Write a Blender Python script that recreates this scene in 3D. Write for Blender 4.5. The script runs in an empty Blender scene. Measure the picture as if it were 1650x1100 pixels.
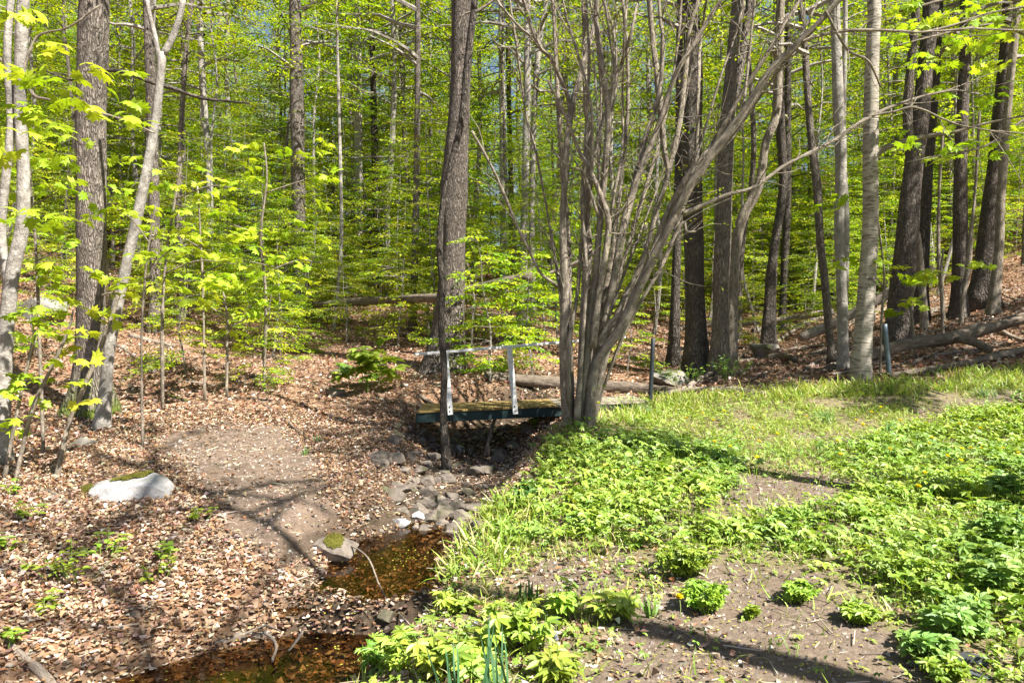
import bpy, bmesh, math, random
import numpy as np
from mathutils import Vector
R = math.radians
rng = np.random.default_rng(7)
random.seed(7)
SC = bpy.context.scene
COL = SC.collection

# ------------------------------------------------------------------ camera model
F, CX, CY, ZC = 1150.0, 825.0, 550.0, 1.6
def P(px, py, Y):
    return np.array(((px - CX) / F * Y, Y, ZC - (py - CY) / F * Y))
def proj(x, y, z):
    y = np.maximum(y, 0.05)
    return CX + F * x / y, CY - F * (z - ZC) / y

# ------------------------------------------------------------------ terrain height
def cp(px, py, Y): return tuple(P(px, py, Y))
CTRL = [cp(0,1100,3.55), cp(250,1090,3.94), cp(100,900,5.1), cp(300,880,5.65), cp(200,800,6.67), cp(450,800,6.9),
    cp(430,700,9.6), cp(250,690,9.7), cp(150,675,10.1), cp(0,640,10.9), cp(600,680,10.4), cp(650,655,10.8), cp(400,560,17), cp(200,560,15),
    cp(0,480,17), cp(300,470,24), cp(550,480,24), cp(750,560,16), cp(850,470,28), cp(1000,500,24), cp(960,590,14.5),
    cp(1045,642,12), cp(1100,642,11.5), cp(935,690,9), cp(1120,600,14), cp(1240,545,22), cp(1235,580,17),
    cp(1395,612,11.5), cp(1440,550,16), cp(1650,595,12), cp(1650,540,15), cp(1590,490,19), cp(1650,400,26),
    cp(1500,430,30), cp(1300,500,32), cp(1150,490,32), cp(0,330,35), cp(400,380,38), cp(800,400,42), cp(1150,430,50),
    cp(1650,280,42), cp(1300,1100,3.35), cp(900,1100,3.45), cp(1650,1100,3.3), cp(1300,800,6.44), cp(1000,800,6.67),
    cp(1600,800,6.44), cp(1100,700,9.2), cp(1500,680,9.73), cp(1000,950,4.6), cp(800,800,7.1), cp(680,960,4.77),
    cp(560,1080,3.9), (0,-5,0), (6,-5,.1), (-6,-3,.0), (0,.5,0), (3,.5,0), (-3,.8,-.05), (9,3,.15), (12,8,.8), (-9,5,.5), (-12,10,1.2),
    (-30,90,17), (0,95,10.5), (35,90,21), (-50,60,17), (50,60,21), (0,70,9), (-25,25,6.5), (25,22,6.5), (-40,10,8), (30,0,2), (-20,-6,1), (40,30,13)]
CTRL = np.array(CTRL, float)
def _U(r2): return np.where(r2 > 1e-9, r2 * np.log(r2 + 1e-12), 0.0)
def _fit(C, lam=.02):
    n = len(C); d2 = ((C[:, None, :2] - C[None, :, :2]) ** 2).sum(-1)
    A = np.zeros((n + 3, n + 3)); A[:n, :n] = _U(d2) + lam * np.eye(n)
    A[:n, n] = 1; A[:n, n+1:] = C[:, :2]; A[n, :n] = 1; A[n+1:, :n] = C[:, :2].T
    b = np.zeros(n + 3); b[:n] = C[:, 2]
    return np.linalg.solve(A, b)
W = _fit(CTRL)
STREAM = np.array([(.7,13.4,1.1,.2), (.3,12.3,.62,.3), (-.1,11.4,.20,.42), (-.5,10.5,-.06,.6), (-.58,8.9,-.17,.58), (-.77,7.7,-.30,.48), (-1.1,6.4,-.44,.45),
    (-1.1,5.45,-.44,.45), (-1.05,5.05,-.20,.35), (-1.15,4.75,-.56,.36), (-1.5,4.2,-.60,.58), (-2.2,3.3,-.60,.65), (-3.2,1.5,-.6,.5), (-4,-2,-.6,.5), (-4.5,-8,-.6,.5)])
def sines(x, y, f, s):
    r = np.random.default_rng(s); z = 0
    for k in range(5):
        a = r.uniform(0, 6.283); ff = f * r.uniform(.6, 1.6); p = r.uniform(0, 6.283)
        z = z + np.sin((x * np.cos(a) + y * np.sin(a)) * ff + p)
    return z / 5
def gz(x, y):
    x = np.atleast_1d(np.asarray(x, float)); y = np.atleast_1d(np.asarray(y, float))
    shp = x.shape; x = x.ravel(); y = y.ravel()
    z = np.empty_like(x); n = len(CTRL)
    for i in range(0, len(x), 20000):
        xs = x[i:i+20000]; ys = y[i:i+20000]
        d2 = (xs[:, None] - CTRL[None, :, 0]) ** 2 + (ys[:, None] - CTRL[None, :, 1]) ** 2
        z[i:i+20000] = _U(d2) @ W[:n] + W[n] + W[n+1] * xs + W[n+2] * ys
    z += .035 * sines(x, y, 2.2, 3) + .012 * sines(x, y, 7, 4) + .15 * sines(x, y, .5, 5) * np.clip((y - 12) / 15, 0, 1)
    best = np.full_like(x, 1e9); ch = np.full_like(x, 1e9)
    wob = .12 * sines(x, y, 3, 9)
    for a, b in zip(STREAM[:-1], STREAM[1:]):
        d = b[:2] - a[:2]; t = np.clip(((x - a[0]) * d[0] + (y - a[1]) * d[1]) / (d @ d), 0, 1)
        ds = np.hypot(x - a[0] - t * d[0], y - a[1] - t * d[1]) + wob
        w = a[3] + t * (b[3] - a[3]); bz = a[2] + t * (b[2] - a[2])
        v = bz + np.maximum(0, ds - w) * .85 + .10 * (np.minimum(ds, w) / w) ** 2
        ch = np.minimum(ch, v)
    k = .10
    h = np.clip(.5 + .5 * (ch - z) / k, 0, 1)
    z = ch * (1 - h) + z * h - k * h * (1 - h)
    dam = -.215 - 1.5 * np.abs(y - 5.10 + .06 * np.sin(5 * x)) + .03 * np.sin(9 * x + 1)
    z = np.where((x > -2.1) & (x < -.25), np.maximum(z, dam), z)
    return z.reshape(shp)
def g1(x, y): return float(gz(x, y)[0])
_Y = np.concatenate([np.arange(1.5, 14, .02), np.arange(14, 95, .1)])
def hit(px, py):
    q = (px - CX) / F * _Y; zz = ZC - (py - CY) / F * _Y
    h = np.nonzero(zz <= gz(q, _Y))[0]
    Y = _Y[h[0]] if len(h) else 90.0
    return P(px, py, Y)

# ------------------------------------------------------------------ mesh helpers
class MB:
    def __init__(s): s.v = []; s.f = []; s.c = []; s.b = []; s.m = []; s.n = 0
    def add(s, V, faces, mat=0, col=None, bk=None, moss=None):
        V = np.asarray(V, float).reshape(-1, 3); n = len(V)
        s.v.append(V)
        for fa in faces: s.f.append((np.asarray(fa, np.int64) + s.n, mat))
        c = np.ones((n, 4)); c[:, :3] = 1 if col is None else col
        s.c.append(c); s.b.append(np.zeros((n, 3)) if bk is None else bk)
        s.m.append(np.zeros(n) if moss is None else moss)
        s.n += n
    def build(s, name, mats, parent=None, loc=None, smooth=True):
        me = bpy.data.meshes.new(name)
        V = np.concatenate(s.v); 
        if loc is not None: V = V - np.asarray(loc, float)
        me.vertices.add(len(V)); me.vertices.foreach_set('co', V.astype(np.float32).ravel())
        li = np.concatenate([f.ravel() for f, _ in s.f]); tot = np.concatenate([np.full(len(f), f.shape[1]) for f, _ in s.f])
        mi = np.concatenate([np.full(len(f), m) for f, m in s.f])
        me.loops.add(len(li)); me.loops.foreach_set('vertex_index', li.astype(np.int32))
        me.polygons.add(len(tot)); st = np.concatenate([[0], np.cumsum(tot)[:-1]])
        me.polygons.foreach_set('loop_start', st.astype(np.int32))
        me.polygons.foreach_set('material_index', mi.astype(np.int32))
        me.polygons.foreach_set('use_smooth', np.full(len(tot), bool(smooth)))
        me.update(calc_edges=True)
        a = me.attributes.new('Col', 'FLOAT_COLOR', 'POINT'); a.data.foreach_set('color', np.concatenate(s.c).astype(np.float32).ravel())
        B = np.concatenate(s.b)
        if B.any():
            a = me.attributes.new('bk', 'FLOAT_VECTOR', 'POINT'); a.data.foreach_set('vector', B.astype(np.float32).ravel())
        M = np.concatenate(s.m)
        if M.any():
            a = me.attributes.new('moss', 'FLOAT', 'POINT'); a.data.foreach_set('value', M.astype(np.float32))
        for m in (mats if isinstance(mats, (list, tuple)) else [mats]): me.materials.append(m)
        o = bpy.data.objects.new(name, me); COL.objects.link(o)
        if parent is not None: o.parent = parent
        elif loc is not None: o.location = loc
        return o
def tag(o, label=None, cat=None, group=None, kind=None):
    if label: o['label'] = label
    if cat: o['category'] = cat
    if group: o['group'] = group
    if kind: o['kind'] = kind
    return o
def empty(name, loc, label, cat, group=None):
    o = bpy.data.objects.new(name, None); COL.objects.link(o); o.location = loc; o.empty_display_size = .2
    return tag(o, label, cat, group)
def dup(o, loc=None, rz=None, sc=None, label=None, group=None):
    c = o.copy(); COL.objects.link(c)
    if loc is not None: c.location = loc
    if rz is not None: c.rotation_euler = (0, 0, rz)
    if sc is not None: c.scale = (sc if hasattr(sc, '__len__') else (sc, sc, sc))
    if label: c['label'] = label
    if group: c['group'] = group
    for ch in list(o.children):
        d = ch.copy(); COL.objects.link(d); d.parent = c
        for gch in list(ch.children):
            e = gch.copy(); COL.objects.link(e); e.parent = d
    return c
def nrm(a): return a / np.maximum(np.linalg.norm(a, axis=-1, keepdims=True), 1e-9)
def catmull(pts, n):
    p = np.asarray(pts, float)
    if len(p) == 2: return p[0] + (p[1] - p[0]) * np.linspace(0, 1, n)[:, None]
    q = np.vstack([2 * p[0] - p[1], p, 2 * p[-1] - p[-2]])
    t = np.linspace(0, len(p) - 1 - 1e-6, n); i = t.astype(int); u = (t - i)[:, None]
    a, b, c, d = q[i], q[i+1], q[i+2], q[i+3]
    return .5 * (2*b + (c-a)*u + (2*a-5*b+4*c-d)*u*u + (3*b-a-3*c+d)*u**3)
def tube(mb, pts, rad, seg=8, n=None, mat=0, col=None, rough=.06, flare=0, moss=0, mossdir=None, cap=True, wig=0):
    pts = np.asarray(pts, float); rad = np.asarray(rad, float) * np.ones(len(pts))
    if n is None: n = max(3, 3 * (len(pts) - 1) + 1)
    pr = catmull(np.column_stack([pts, rad]), n); p = pr[:, :3]; r = np.maximum(pr[:, 3], .0015)
    if wig:
        p = p + np.cumsum(rng.normal(0, wig, p.shape), 0) * np.linspace(0, 1, n)[:, None] * .5
    T = nrm(np.gradient(p, axis=0))
    ref = np.array([0, 1., 0]) if abs(T[0][1]) < .8 else np.array([1., 0, 0])
    N = [nrm(np.cross(T[0], ref))]
    for i in range(1, n):
        v = N[-1] - T[i] * (N[-1] @ T[i]); N.append(nrm(v))
    N = np.array(N); B = np.cross(T, N)
    a = np.linspace(0, 2 * np.pi, seg, endpoint=False)
    s = np.concatenate([[0], np.cumsum(np.linalg.norm(np.diff(p, axis=0), axis=1))])
    rr = np.repeat(r[:, None], seg, 1)
    ph = rng.uniform(0, 6.283, 6)
    rr = rr * (1 + rough * (np.sin(3*a + ph[0] + 1.7*s[:, None]) * .5 + np.sin(2*a + ph[1] - .9*s[:, None]) + .6*np.sin(5*a + ph[2] + 4*s[:, None])) + rough*.6*np.sin(2.3*s+ph[3])[:, None])
    if flare:
        e = np.exp(-s / (r[0] * 2.2))[:, None]
        rr = rr * (1 + flare * e * (.55 + .45 * np.sin(4 * a + ph[4]) + .25*np.sin(7*a+ph[5])))
    V = p[:, None] + rr[..., None] * (np.cos(a)[None, :, None] * N[:, None] + np.sin(a)[None, :, None] * B[:, None])
    V = V.reshape(-1, 3)
    i = np.arange(n - 1)[:, None] * seg; j = np.arange(seg)[None]; k = (j + 1) % seg
    Q = np.stack([i + j, i + k, i + seg + k, i + seg + j], -1).reshape(-1, 4)
    rm = r.mean()
    bk = np.stack([np.cos(a)[None] * rm + 0*s[:, None], np.sin(a)[None] * rm + 0*s[:, None], s[:, None] + 0*a[None]], -1).reshape(-1, 3) + rng.uniform(0, 30, 3)
    ms = None
    if moss: ms = (np.clip(1.3 - s / moss, 0, 1)[:, None] + 0 * a[None]).ravel()
    faces = [Q]
    mb.add(V, faces, mat, col, bk, ms)
    if cap:
        for e, row in ((0, 0), (1, n - 1)):
            ring = np.arange(seg) + row * seg + mb.n - len(V)
            ring = ring[::-1] if e == 0 else ring
            mb.f.append((ring[None], mat))
    return p, r
# leaf templates: (verts (k,3) x=side, y=along, z=up ; face list)
def T_lite(): return np.array([(0,0,0),(.27,.45,.10),(0,1,0),(-.27,.45,.10)]), [np.array([[0,1,2],[0,2,3]])]
def T_beech(): return np.array([(0,0,0),(.25,.30,.07),(.24,.66,.05),(0,1,-.08),(-.24,.66,.05),(-.25,.30,.07)]), [np.array([[0,1,2,3],[0,3,4,5]])]
def T_litter(c=.25): return np.array([(0,0,.0),(.27,.3,c),(.23,.68,c*.8),(0,1,.12+c*.3),(-.23,.68,c*.7),(-.27,.3,c*1.1)]), [np.array([[0,1,2,3],[0,3,4,5]])]
def T_maple():
    o = [(0,0),(.16,.02),(.50,-.02),(.38,.18),(.72,.42),(.40,.50),(.44,.74),(.20,.66),(0,1.0)]
    o = o + [(-x, y) for x, y in o[-2:0:-1]]
    V = [(0,.28,0)] + [(x, y, -.55*x*x - .18*max(0,y-.4)) for x, y in o]
    n = len(o)
    return np.array(V), [np.array([[0, 1+i, 1+(i+1) % n] for i in range(n)])]
def T_grass(bend=.5): 
    V = []
    for k, w in ((0,.035),(.35,.032),(.7,.022)):
        V += [(-w, k*(1-.15*bend*k), -bend*k*k), (w, k*(1-.15*bend*k), -bend*k*k)]
    V.append((0, 1-.25*bend, -bend*1.0))
    return np.array(V), [np.array([[0,1,3,2],[2,3,5,4]]), np.array([[4,5,6]])]
def T_trefoil():
    V=[];Fc=[]
    for ang in (-1.15,-.35,.35,1.15) if False else (-1.2,0,1.2):
        c,s=math.cos(ang),math.sin(ang); b=len(V)
        for (x,y,z) in [(0,.05,0),(.20,.35,.04),(.26,.62,.02),(0,1,-.12),(-.26,.62,.02),(-.20,.35,.04)]:
            V.append((x*c+y*s, -x*s+y*c, z))
        Fc += [[b,b+1,b+2,b+3],[b,b+3,b+4,b+5]]
    V=np.array(V)*np.array([.8,.8,1])
    return V,[np.array(Fc)]
def T_palm(k=5, w=.15):
    V=[];Fc=[]
    for i in range(k):
        ang=-1.5+3.0*i/(k-1) if k>1 else 0
        L=1-.25*abs(ang)/1.5
        c,s=math.cos(ang),math.sin(ang); b=len(V)
        for (x,y,z) in [(0,.03,0),(w,.4*L,.04),(w*.9,.7*L,-.02),(0,L,-.16),(-w*.9,.7*L,-.02),(-w,.4*L,.04)]:
            V.append((x*c+y*s, -x*s+y*c, z))
        Fc += [[b,b+1,b+2,b+3],[b,b+3,b+4,b+5]]
    return np.array(V),[np.array(Fc)]
def scatter(mb, tpl, pos, d, nrmv, size, col, mat=0):
    V, faces = tpl; pos = np.asarray(pos, float).reshape(-1, 3); m = len(pos)
    if m == 0: return
    d = nrm(np.asarray(d, float)); nn = np.asarray(nrmv, float)
    nn = nrm(nn - d * (nn * d).sum(-1, keepdims=True)); sd = np.cross(d, nn)
    size = np.asarray(size, float) * np.ones(m)
    X = pos[:, None] + size[:, None, None] * (V[None, :, 0:1] * sd[:, None] + V[None, :, 1:2] * d[:, None] + V[None, :, 2:3] * nn[:, None])
    k = len(V); off = (np.arange(m) * k)[:, None, None]
    fs = [(f[None] + off).reshape(-1, f.shape[1]) for f in faces]
    col = np.asarray(col, float)
    c = np.repeat(col * np.ones((m, 3)), k, 0)
    mb.add(X.reshape(-1, 3), fs, mat, c)
def palette(m, cols, jit=.12, r=None):
    r = r or rng
    c = np.asarray(cols, float)[r.integers(0, len(cols), m)]
    return np.clip(c * (1 + r.normal(0, jit, (m, 1))) * (1 + r.normal(0, jit * .35, (m, 3))), .005, .95)
def randdir(m, zmin=-.2, zmax=.2):
    a = rng.uniform(0, 6.283, m); z = rng.uniform(zmin, zmax, m)
    return np.stack([np.cos(a), np.sin(a), z], 1)
def inpoly(px, py, poly):
    poly = np.asarray(poly, float); ins = np.zeros(px.shape, bool); j = len(poly) - 1
    for i in range(len(poly)):
        xi, yi = poly[i]; xj, yj = poly[j]
        c = ((yi > py) != (yj > py)) & (px < (xj - xi) * (py - yi) / (yj - yi + 1e-12) + xi)
        ins ^= c; j = i
    return ins

# ------------------------------------------------------------------ materials
def newmat(name):
    m = bpy.data.materials.new(name); m.use_nodes = True
    nt = m.node_tree
    for n in list(nt.nodes): nt.nodes.remove(n)
    out = nt.nodes.new('ShaderNodeOutputMaterial')
    return m, nt, out
def N(nt, t, **kw):
    n = nt.nodes.new(t)
    for k, v in kw.items():
        if k in n.inputs.keys() if hasattr(n.inputs, 'keys') else False: n.inputs[k].default_value = v
        else: setattr(n, k, v)
    return n
def mixc(nt, fac, a, b, mode='MIX'):
    n = nt.nodes.new('ShaderNodeMix'); n.data_type = 'RGBA'; n.blend_type = mode
    for s, v in ((n.inputs[0], fac), (n.inputs[6], a), (n.inputs[7], b)):
        if hasattr(v, 'links') or hasattr(v, 'is_linked'): nt.links.new(v, s)
        elif isinstance(v, (int, float)): s.default_value = v
        else: s.default_value = (*v, 1)
    return n.outputs[2]
def ramp(nt, fac, stops):
    n = nt.nodes.new('ShaderNodeValToRGB'); e = n.color_ramp.elements
    while len(e) < len(stops): e.new(.5)
    for el, (p, c) in zip(e, stops):
        el.position = p; el.color = (*c, 1) if hasattr(c, '__len__') else (c, c, c, 1)
    nt.links.new(fac, n.inputs[0]); return n.outputs[0]
def noise(nt, vec, scale, detail=4, rough=.6):
    n = nt.nodes.new('ShaderNodeTexNoise'); n.inputs['Scale'].default_value = scale; n.inputs['Detail'].default_value = detail; n.inputs['Roughness'].default_value = rough
    if vec is not None: nt.links.new(vec, n.inputs['Vector'])
    return n.outputs[0]
def mapping(nt, vec, sc):
    n = nt.nodes.new('ShaderNodeMapping'); n.inputs['Scale'].default_value = sc; nt.links.new(vec, n.inputs[0]); return n.outputs[0]
def bump(nt, h, strength, dist):
    n = nt.nodes.new('ShaderNodeBump'); n.inputs['Strength'].default_value = strength; n.inputs['Distance'].default_value = dist
    nt.links.new(h, n.inputs['Height']); return n.outputs[0]
def attr(nt, name):
    n = nt.nodes.new('ShaderNodeAttribute'); n.attribute_name = name; return n
def princ(nt, out, col, rough=.8, spec=.3, nor=None, **kw):
    p = nt.nodes.new('ShaderNodeBsdfPrincipled')
    for s, v in (('Base Color', col), ('Roughness', rough), ('Specular IOR Level', spec), ('Normal', nor)):
        if v is None: continue
        if hasattr(v, 'is_linked'): nt.links.new(v, p.inputs[s])
        elif hasattr(v, '__len__'): p.inputs[s].default_value = (*v, 1)
        else: p.inputs[s].default_value = v
    for k, v in kw.items(): p.inputs[k].default_value = v
    nt.links.new(p.outputs[0], out.inputs[0]); return p
def leaf_mat(name, trans=.42, tint=(1.25,1.2,.55), gloss=.06, rough=.42):
    m, nt, out = newmat(name)
    c = attr(nt, 'Col').outputs['Color']
    oi = nt.nodes.new('ShaderNodeObjectInfo')
    hs = nt.nodes.new('ShaderNodeHueSaturation')
    mr = nt.nodes.new('ShaderNodeMapRange'); mr.inputs[3].default_value = .485; mr.inputs[4].default_value = .512; nt.links.new(oi.outputs['Random'], mr.inputs[0])
    nt.links.new(mr.outputs[0], hs.inputs['Hue'])
    mr2 = nt.nodes.new('ShaderNodeMapRange'); mr2.inputs[3].default_value = .85; mr2.inputs[4].default_value = 1.15; nt.links.new(oi.outputs['Random'], mr2.inputs[0])
    nt.links.new(mr2.outputs[0], hs.inputs['Value']); nt.links.new(c, hs.inputs['Color'])
    c = hs.outputs[0]
    d = nt.nodes.new('ShaderNodeBsdfDiffuse'); nt.links.new(c, d.inputs[0])
    t = nt.nodes.new('ShaderNodeBsdfTranslucent'); nt.links.new(mixc(nt, 1., c, tint, 'MULTIPLY'), t.inputs[0])
    mx = nt.nodes.new('ShaderNodeMixShader'); mx.inputs[0].default_value = trans
    nt.links.new(d.outputs[0], mx.inputs[1]); nt.links.new(t.outputs[0], mx.inputs[2])
    g = nt.nodes.new('ShaderNodeBsdfGlossy'); g.inputs['Roughness'].default_value = rough; g.inputs[0].default_value = (.9,.95,1,1)
    m2 = nt.nodes.new('ShaderNodeMixShader'); m2.inputs[0].default_value = gloss
    nt.links.new(mx.outputs[0], m2.inputs[1]); nt.links.new(g.outputs[0], m2.inputs[2]); nt.links.new(m2.outputs[0], out.inputs[0])
    return m
M = {}
M['leaf'] = leaf_mat('spring_leaf', trans=.45, gloss=.018, rough=.5)
M['herb'] = leaf_mat('herb_leaf', trans=.32, tint=(1.15,1.15,.5), gloss=.03, rough=.5)
M['litter'] = leaf_mat('dead_leaf', trans=.12, tint=(1.1,.9,.7), gloss=.03, rough=.55)
def bark_mat(name, dark, light, mode='rough', moss=(.10,.13,.02)):
    m, nt, out = newmat(name)
    v = attr(nt, 'bk').outputs['Vector']
    n0 = noise(nt, v, 1.6, 3); n1 = noise(nt, v, 14, 5)
    if mode == 'rough':
        vv = mapping(nt, v, (38, 38, 6)); vo = nt.nodes.new('ShaderNodeTexVoronoi'); vo.feature = 'DISTANCE_TO_EDGE'; vo.inputs['Scale'].default_value = 1
        dn = nt.nodes.new('ShaderNodeMix'); dn.data_type = 'VECTOR'; dn.inputs[0].default_value = .25
        nz = nt.nodes.new('ShaderNodeTexNoise'); nz.inputs['Scale'].default_value = .6; nt.links.new(vv, nz.inputs[0])
        sc = nt.nodes.new('ShaderNodeVectorMath'); sc.operation = 'SCALE'; sc.inputs['Scale'].default_value = 3.0; nt.links.new(nz.outputs['Color'], sc.inputs[0])
        ad = nt.nodes.new('ShaderNodeVectorMath'); ad.operation = 'ADD'; nt.links.new(vv, ad.inputs[0]); nt.links.new(sc.outputs[0], ad.inputs[1])
        nt.links.new(ad.outputs[0], vo.inputs['Vector'])
        h = ramp(nt, vo.outputs['Distance'], [(0, 0.), (.28, 1.)])
        c = mixc(nt, h, dark, light)
        c = mixc(nt, ramp(nt, n1, [(.35, 0.), (.7, .55)]), c, tuple(x*1.35 for x in light))
        bs, bd = .9, .03
    elif mode == 'birch':
        vv = mapping(nt, v, (8, 8, 34)); nb = noise(nt, vv, 1, 6, .72)
        h = ramp(nt, nb, [(.41, 0.), (.49, 1.)])
        vb = mapping(nt, v, (3, 3, 8)); nb2 = noise(nt, vb, 1, 3)
        c = mixc(nt, h, dark, light)
        c = mixc(nt, ramp(nt, nb2, [(.6, 0.), (.68, .85)]), c, tuple(x*.7 for x in dark))
        bs, bd = .5, .01
    else:
        vv = mapping(nt, v, (8, 8, 5) if mode == 'smooth' else (30, 30, 7)); nb = noise(nt, vv, 1, 7, .7)
        h = ramp(nt, nb, [(.34, 0.), (.60, 1.)])
        c = mixc(nt, h, dark, light)
        c = mixc(nt, ramp(nt, noise(nt, mapping(nt, v, (11, 11, 8)), 1.7, 5, .7), [(.56, 0.), (.64, .75)]), c, tuple(min(.6, x*1.45) for x in light))
        c = mixc(nt, ramp(nt, noise(nt, mapping(nt, v, (26, 26, 60)), 1., 3, .6), [(.60, 0.), (.68, .7)]), c, tuple(x*.6 for x in dark))
        bs, bd = .75, .02
    c = mixc(nt, ramp(nt, n0, [(.40, 0.), (.68, .7)]), c, tuple(x*.55 for x in light))
    c = mixc(nt, ramp(nt, noise(nt, v, 5.5, 4), [(.55, 0.), (.75, .5)]), c, tuple(min(.6, x*1.5) for x in light))
    ms = attr(nt, 'moss').outputs['Fac']
    mm = nt.nodes.new('ShaderNodeMath'); mm.operation = 'MULTIPLY'; nt.links.new(ms, mm.inputs[0]); nt.links.new(ramp(nt, noise(nt, v, 7, 4), [(.35, 0.), (.55, 1.)]), mm.inputs[1])
    c = mixc(nt, mm.outputs[0], c, moss)
    hh = nt.nodes.new('ShaderNodeMath'); hh.operation = 'ADD'; nt.links.new(h, hh.inputs[0]); nt.links.new(n1, hh.inputs[1])
    princ(nt, out, c, .88, .2, bump(nt, hh.outputs[0], bs, bd))
    return m
M['bark_rough'] = bark_mat('ridged_bark', (.055,.045,.036), (.23,.195,.16))
M['bark_dark'] = bark_mat('dark_bark', (.03,.025,.02), (.125,.105,.085))
M['bark_brown'] = bark_mat('brown_bark', (.038,.030,.025), (.175,.145,.12))
M['bark_grey'] = bark_mat('grey_bark', (.17,.15,.125), (.34,.315,.275), 'smooth')
M['bark_birch'] = bark_mat('birch_bark', (.12,.095,.075), (.36,.32,.265), 'birch')
M['bark_hazel'] = bark_mat('hazel_bark', (.10,.08,.06), (.335,.285,.22), 'log')
M['bark_far'] = bark_mat('forest_bark', (.12,.105,.088), (.29,.265,.23), 'smooth')
M['log'] = bark_mat('weathered_log', (.075,.056,.04), (.23,.185,.14), 'log', moss=(.09,.10,.02))
M['stick'] = bark_mat('dead_stick', (.13,.10,.075), (.36,.30,.235), 'log')
def ground_mat():
    m, nt, out = newmat('forest_floor')
    tc = nt.nodes.new('ShaderNodeTexCoord').outputs['Object']
    z = attr(nt, 'Col').outputs['Color']
    sp = nt.nodes.new('ShaderNodeSeparateColor'); nt.links.new(z, sp.inputs[0])
    # litter ground
    vo = nt.nodes.new('ShaderNodeTexVoronoi'); vo.inputs['Scale'].default_value = 26; nt.links.new(tc, vo.inputs['Vector'])
    lit = ramp(nt, vo.outputs['Color'], [(0, (.07,.04,.022)), (.35, (.20,.11,.06)), (.65, (.34,.21,.13)), (.85, (.46,.33,.23)), (1, (.11,.06,.035))])
    lit = mixc(nt, ramp(nt, noise(nt, tc, 1.3, 4), [(.35, 0.), (.7, .6)]), lit, (.13,.075,.04))
    dirt = ramp(nt, noise(nt, tc, 22, 8, .75), [(.25, (.055,.041,.030)), (.5, (.145,.110,.084)), (.75, (.27,.215,.17))])
    dirt = mixc(nt, ramp(nt, noise(nt, tc, 2.2, 4), [(.35, 0.), (.65, .5)]), dirt, (.13,.09,.06))
    lawn = ramp(nt, noise(nt, tc, 14, 8, .75), [(.3, (.085,.065,.045)), (.5, (.17,.135,.08)), (.62, (.17,.17,.06)), (.75, (.27,.24,.13))])
    wet = ramp(nt, noise(nt, tc, 8, 6, .7), [(.3, (.03,.023,.016)), (.6, (.095,.067,.043)), (.8, (.18,.135,.095))])
    c = mixc(nt, sp.outputs[0], lit, lawn); c = mixc(nt, sp.outputs[1], c, dirt); c = mixc(nt, sp.outputs[2], c, wet)
    h = nt.nodes.new('ShaderNodeMath'); h.operation = 'ADD'
    vm = nt.nodes.new('ShaderNodeMath'); vm.operation = 'MULTIPLY'; mxm = nt.nodes.new('ShaderNodeMath'); mxm.operation = 'ADD'; mxm.use_clamp = True
    nt.links.new(sp.outputs[0], mxm.inputs[0]); nt.links.new(sp.outputs[1], mxm.inputs[1]); sb = nt.nodes.new('ShaderNodeMath'); sb.operation = 'SUBTRACT'; sb.inputs[0].default_value = 1; nt.links.new(mxm.outputs[0], sb.inputs[1])
    nt.links.new(vo.outputs['Distance'], vm.inputs[0]); nt.links.new(sb.outputs[0], vm.inputs[1]); nt.links.new(vm.outputs[0], h.inputs[0]); nt.links.new(noise(nt, tc, 28, 6), h.inputs[1])
    princ(nt, out, c, .92, .15, bump(nt, h.outputs[0], .7, .03))
    return m
M['ground'] = ground_mat()
def rock_mat(name, a, b, mossy=.0):
    m, nt, out = newmat(name)
    tc = nt.nodes.new('ShaderNodeTexCoord').outputs['Object']
    oi = nt.nodes.new('ShaderNodeObjectInfo')
    ad = nt.nodes.new('ShaderNodeVectorMath'); ad.operation = 'ADD'; nt.links.new(tc, ad.inputs[0]); nt.links.new(oi.outputs['Location'], ad.inputs[1]); v = ad.outputs[0]
    c = ramp(nt, noise(nt, v, 9, 8, .7), [(.3, a), (.65, b)])
    c = mixc(nt, ramp(nt, noise(nt, v, 70, 3), [(.5, 0.), (.7, .35)]), c, tuple(x*.5 for x in a))
    c = mixc(nt, ramp(nt, noise(nt, v, 3.1, 5), [(.52, 0.), (.62, mossy)]), c, (.075,.085,.018))
    c = mixc(nt, oi.outputs['Random'], c, mixc(nt, .5, c, (.12,.10,.08)))
    princ(nt, out, c, .85, .25, bump(nt, noise(nt, v, 25, 8, .7), .6, .03))
    return m
M['rock'] = rock_mat('stream_stone', (.075,.06,.048), (.25,.21,.17), .6)
M['rock_pale'] = rock_mat('pale_granite', (.34,.335,.33), (.56,.55,.545), .0)
M['rock_moss'] = rock_mat('mossy_stone', (.13,.12,.10), (.30,.28,.24), .95)
def plain(name, c, rough=.7, spec=.3, var=.3, sc=20, bmp=.2, **kw):
    m, nt, out = newmat(name)
    tc = nt.nodes.new('ShaderNodeTexCoord').outputs['Object']
    n = noise(nt, tc, sc, 6, .65)
    cc = ramp(nt, n, [(.3, tuple(x*(1-var) for x in c)), (.7, tuple(min(.9, x*(1+var*.5)) for x in c))])
    princ(nt, out, cc, rough, spec, bump(nt, n, bmp, .01), **kw); return m
def moss_mat():
    m, nt, out = newmat('moss')
    c = attr(nt, 'Col').outputs['Color']; princ(nt, out, c, .95, .05); return m
M['moss'] = moss_mat()
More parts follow.
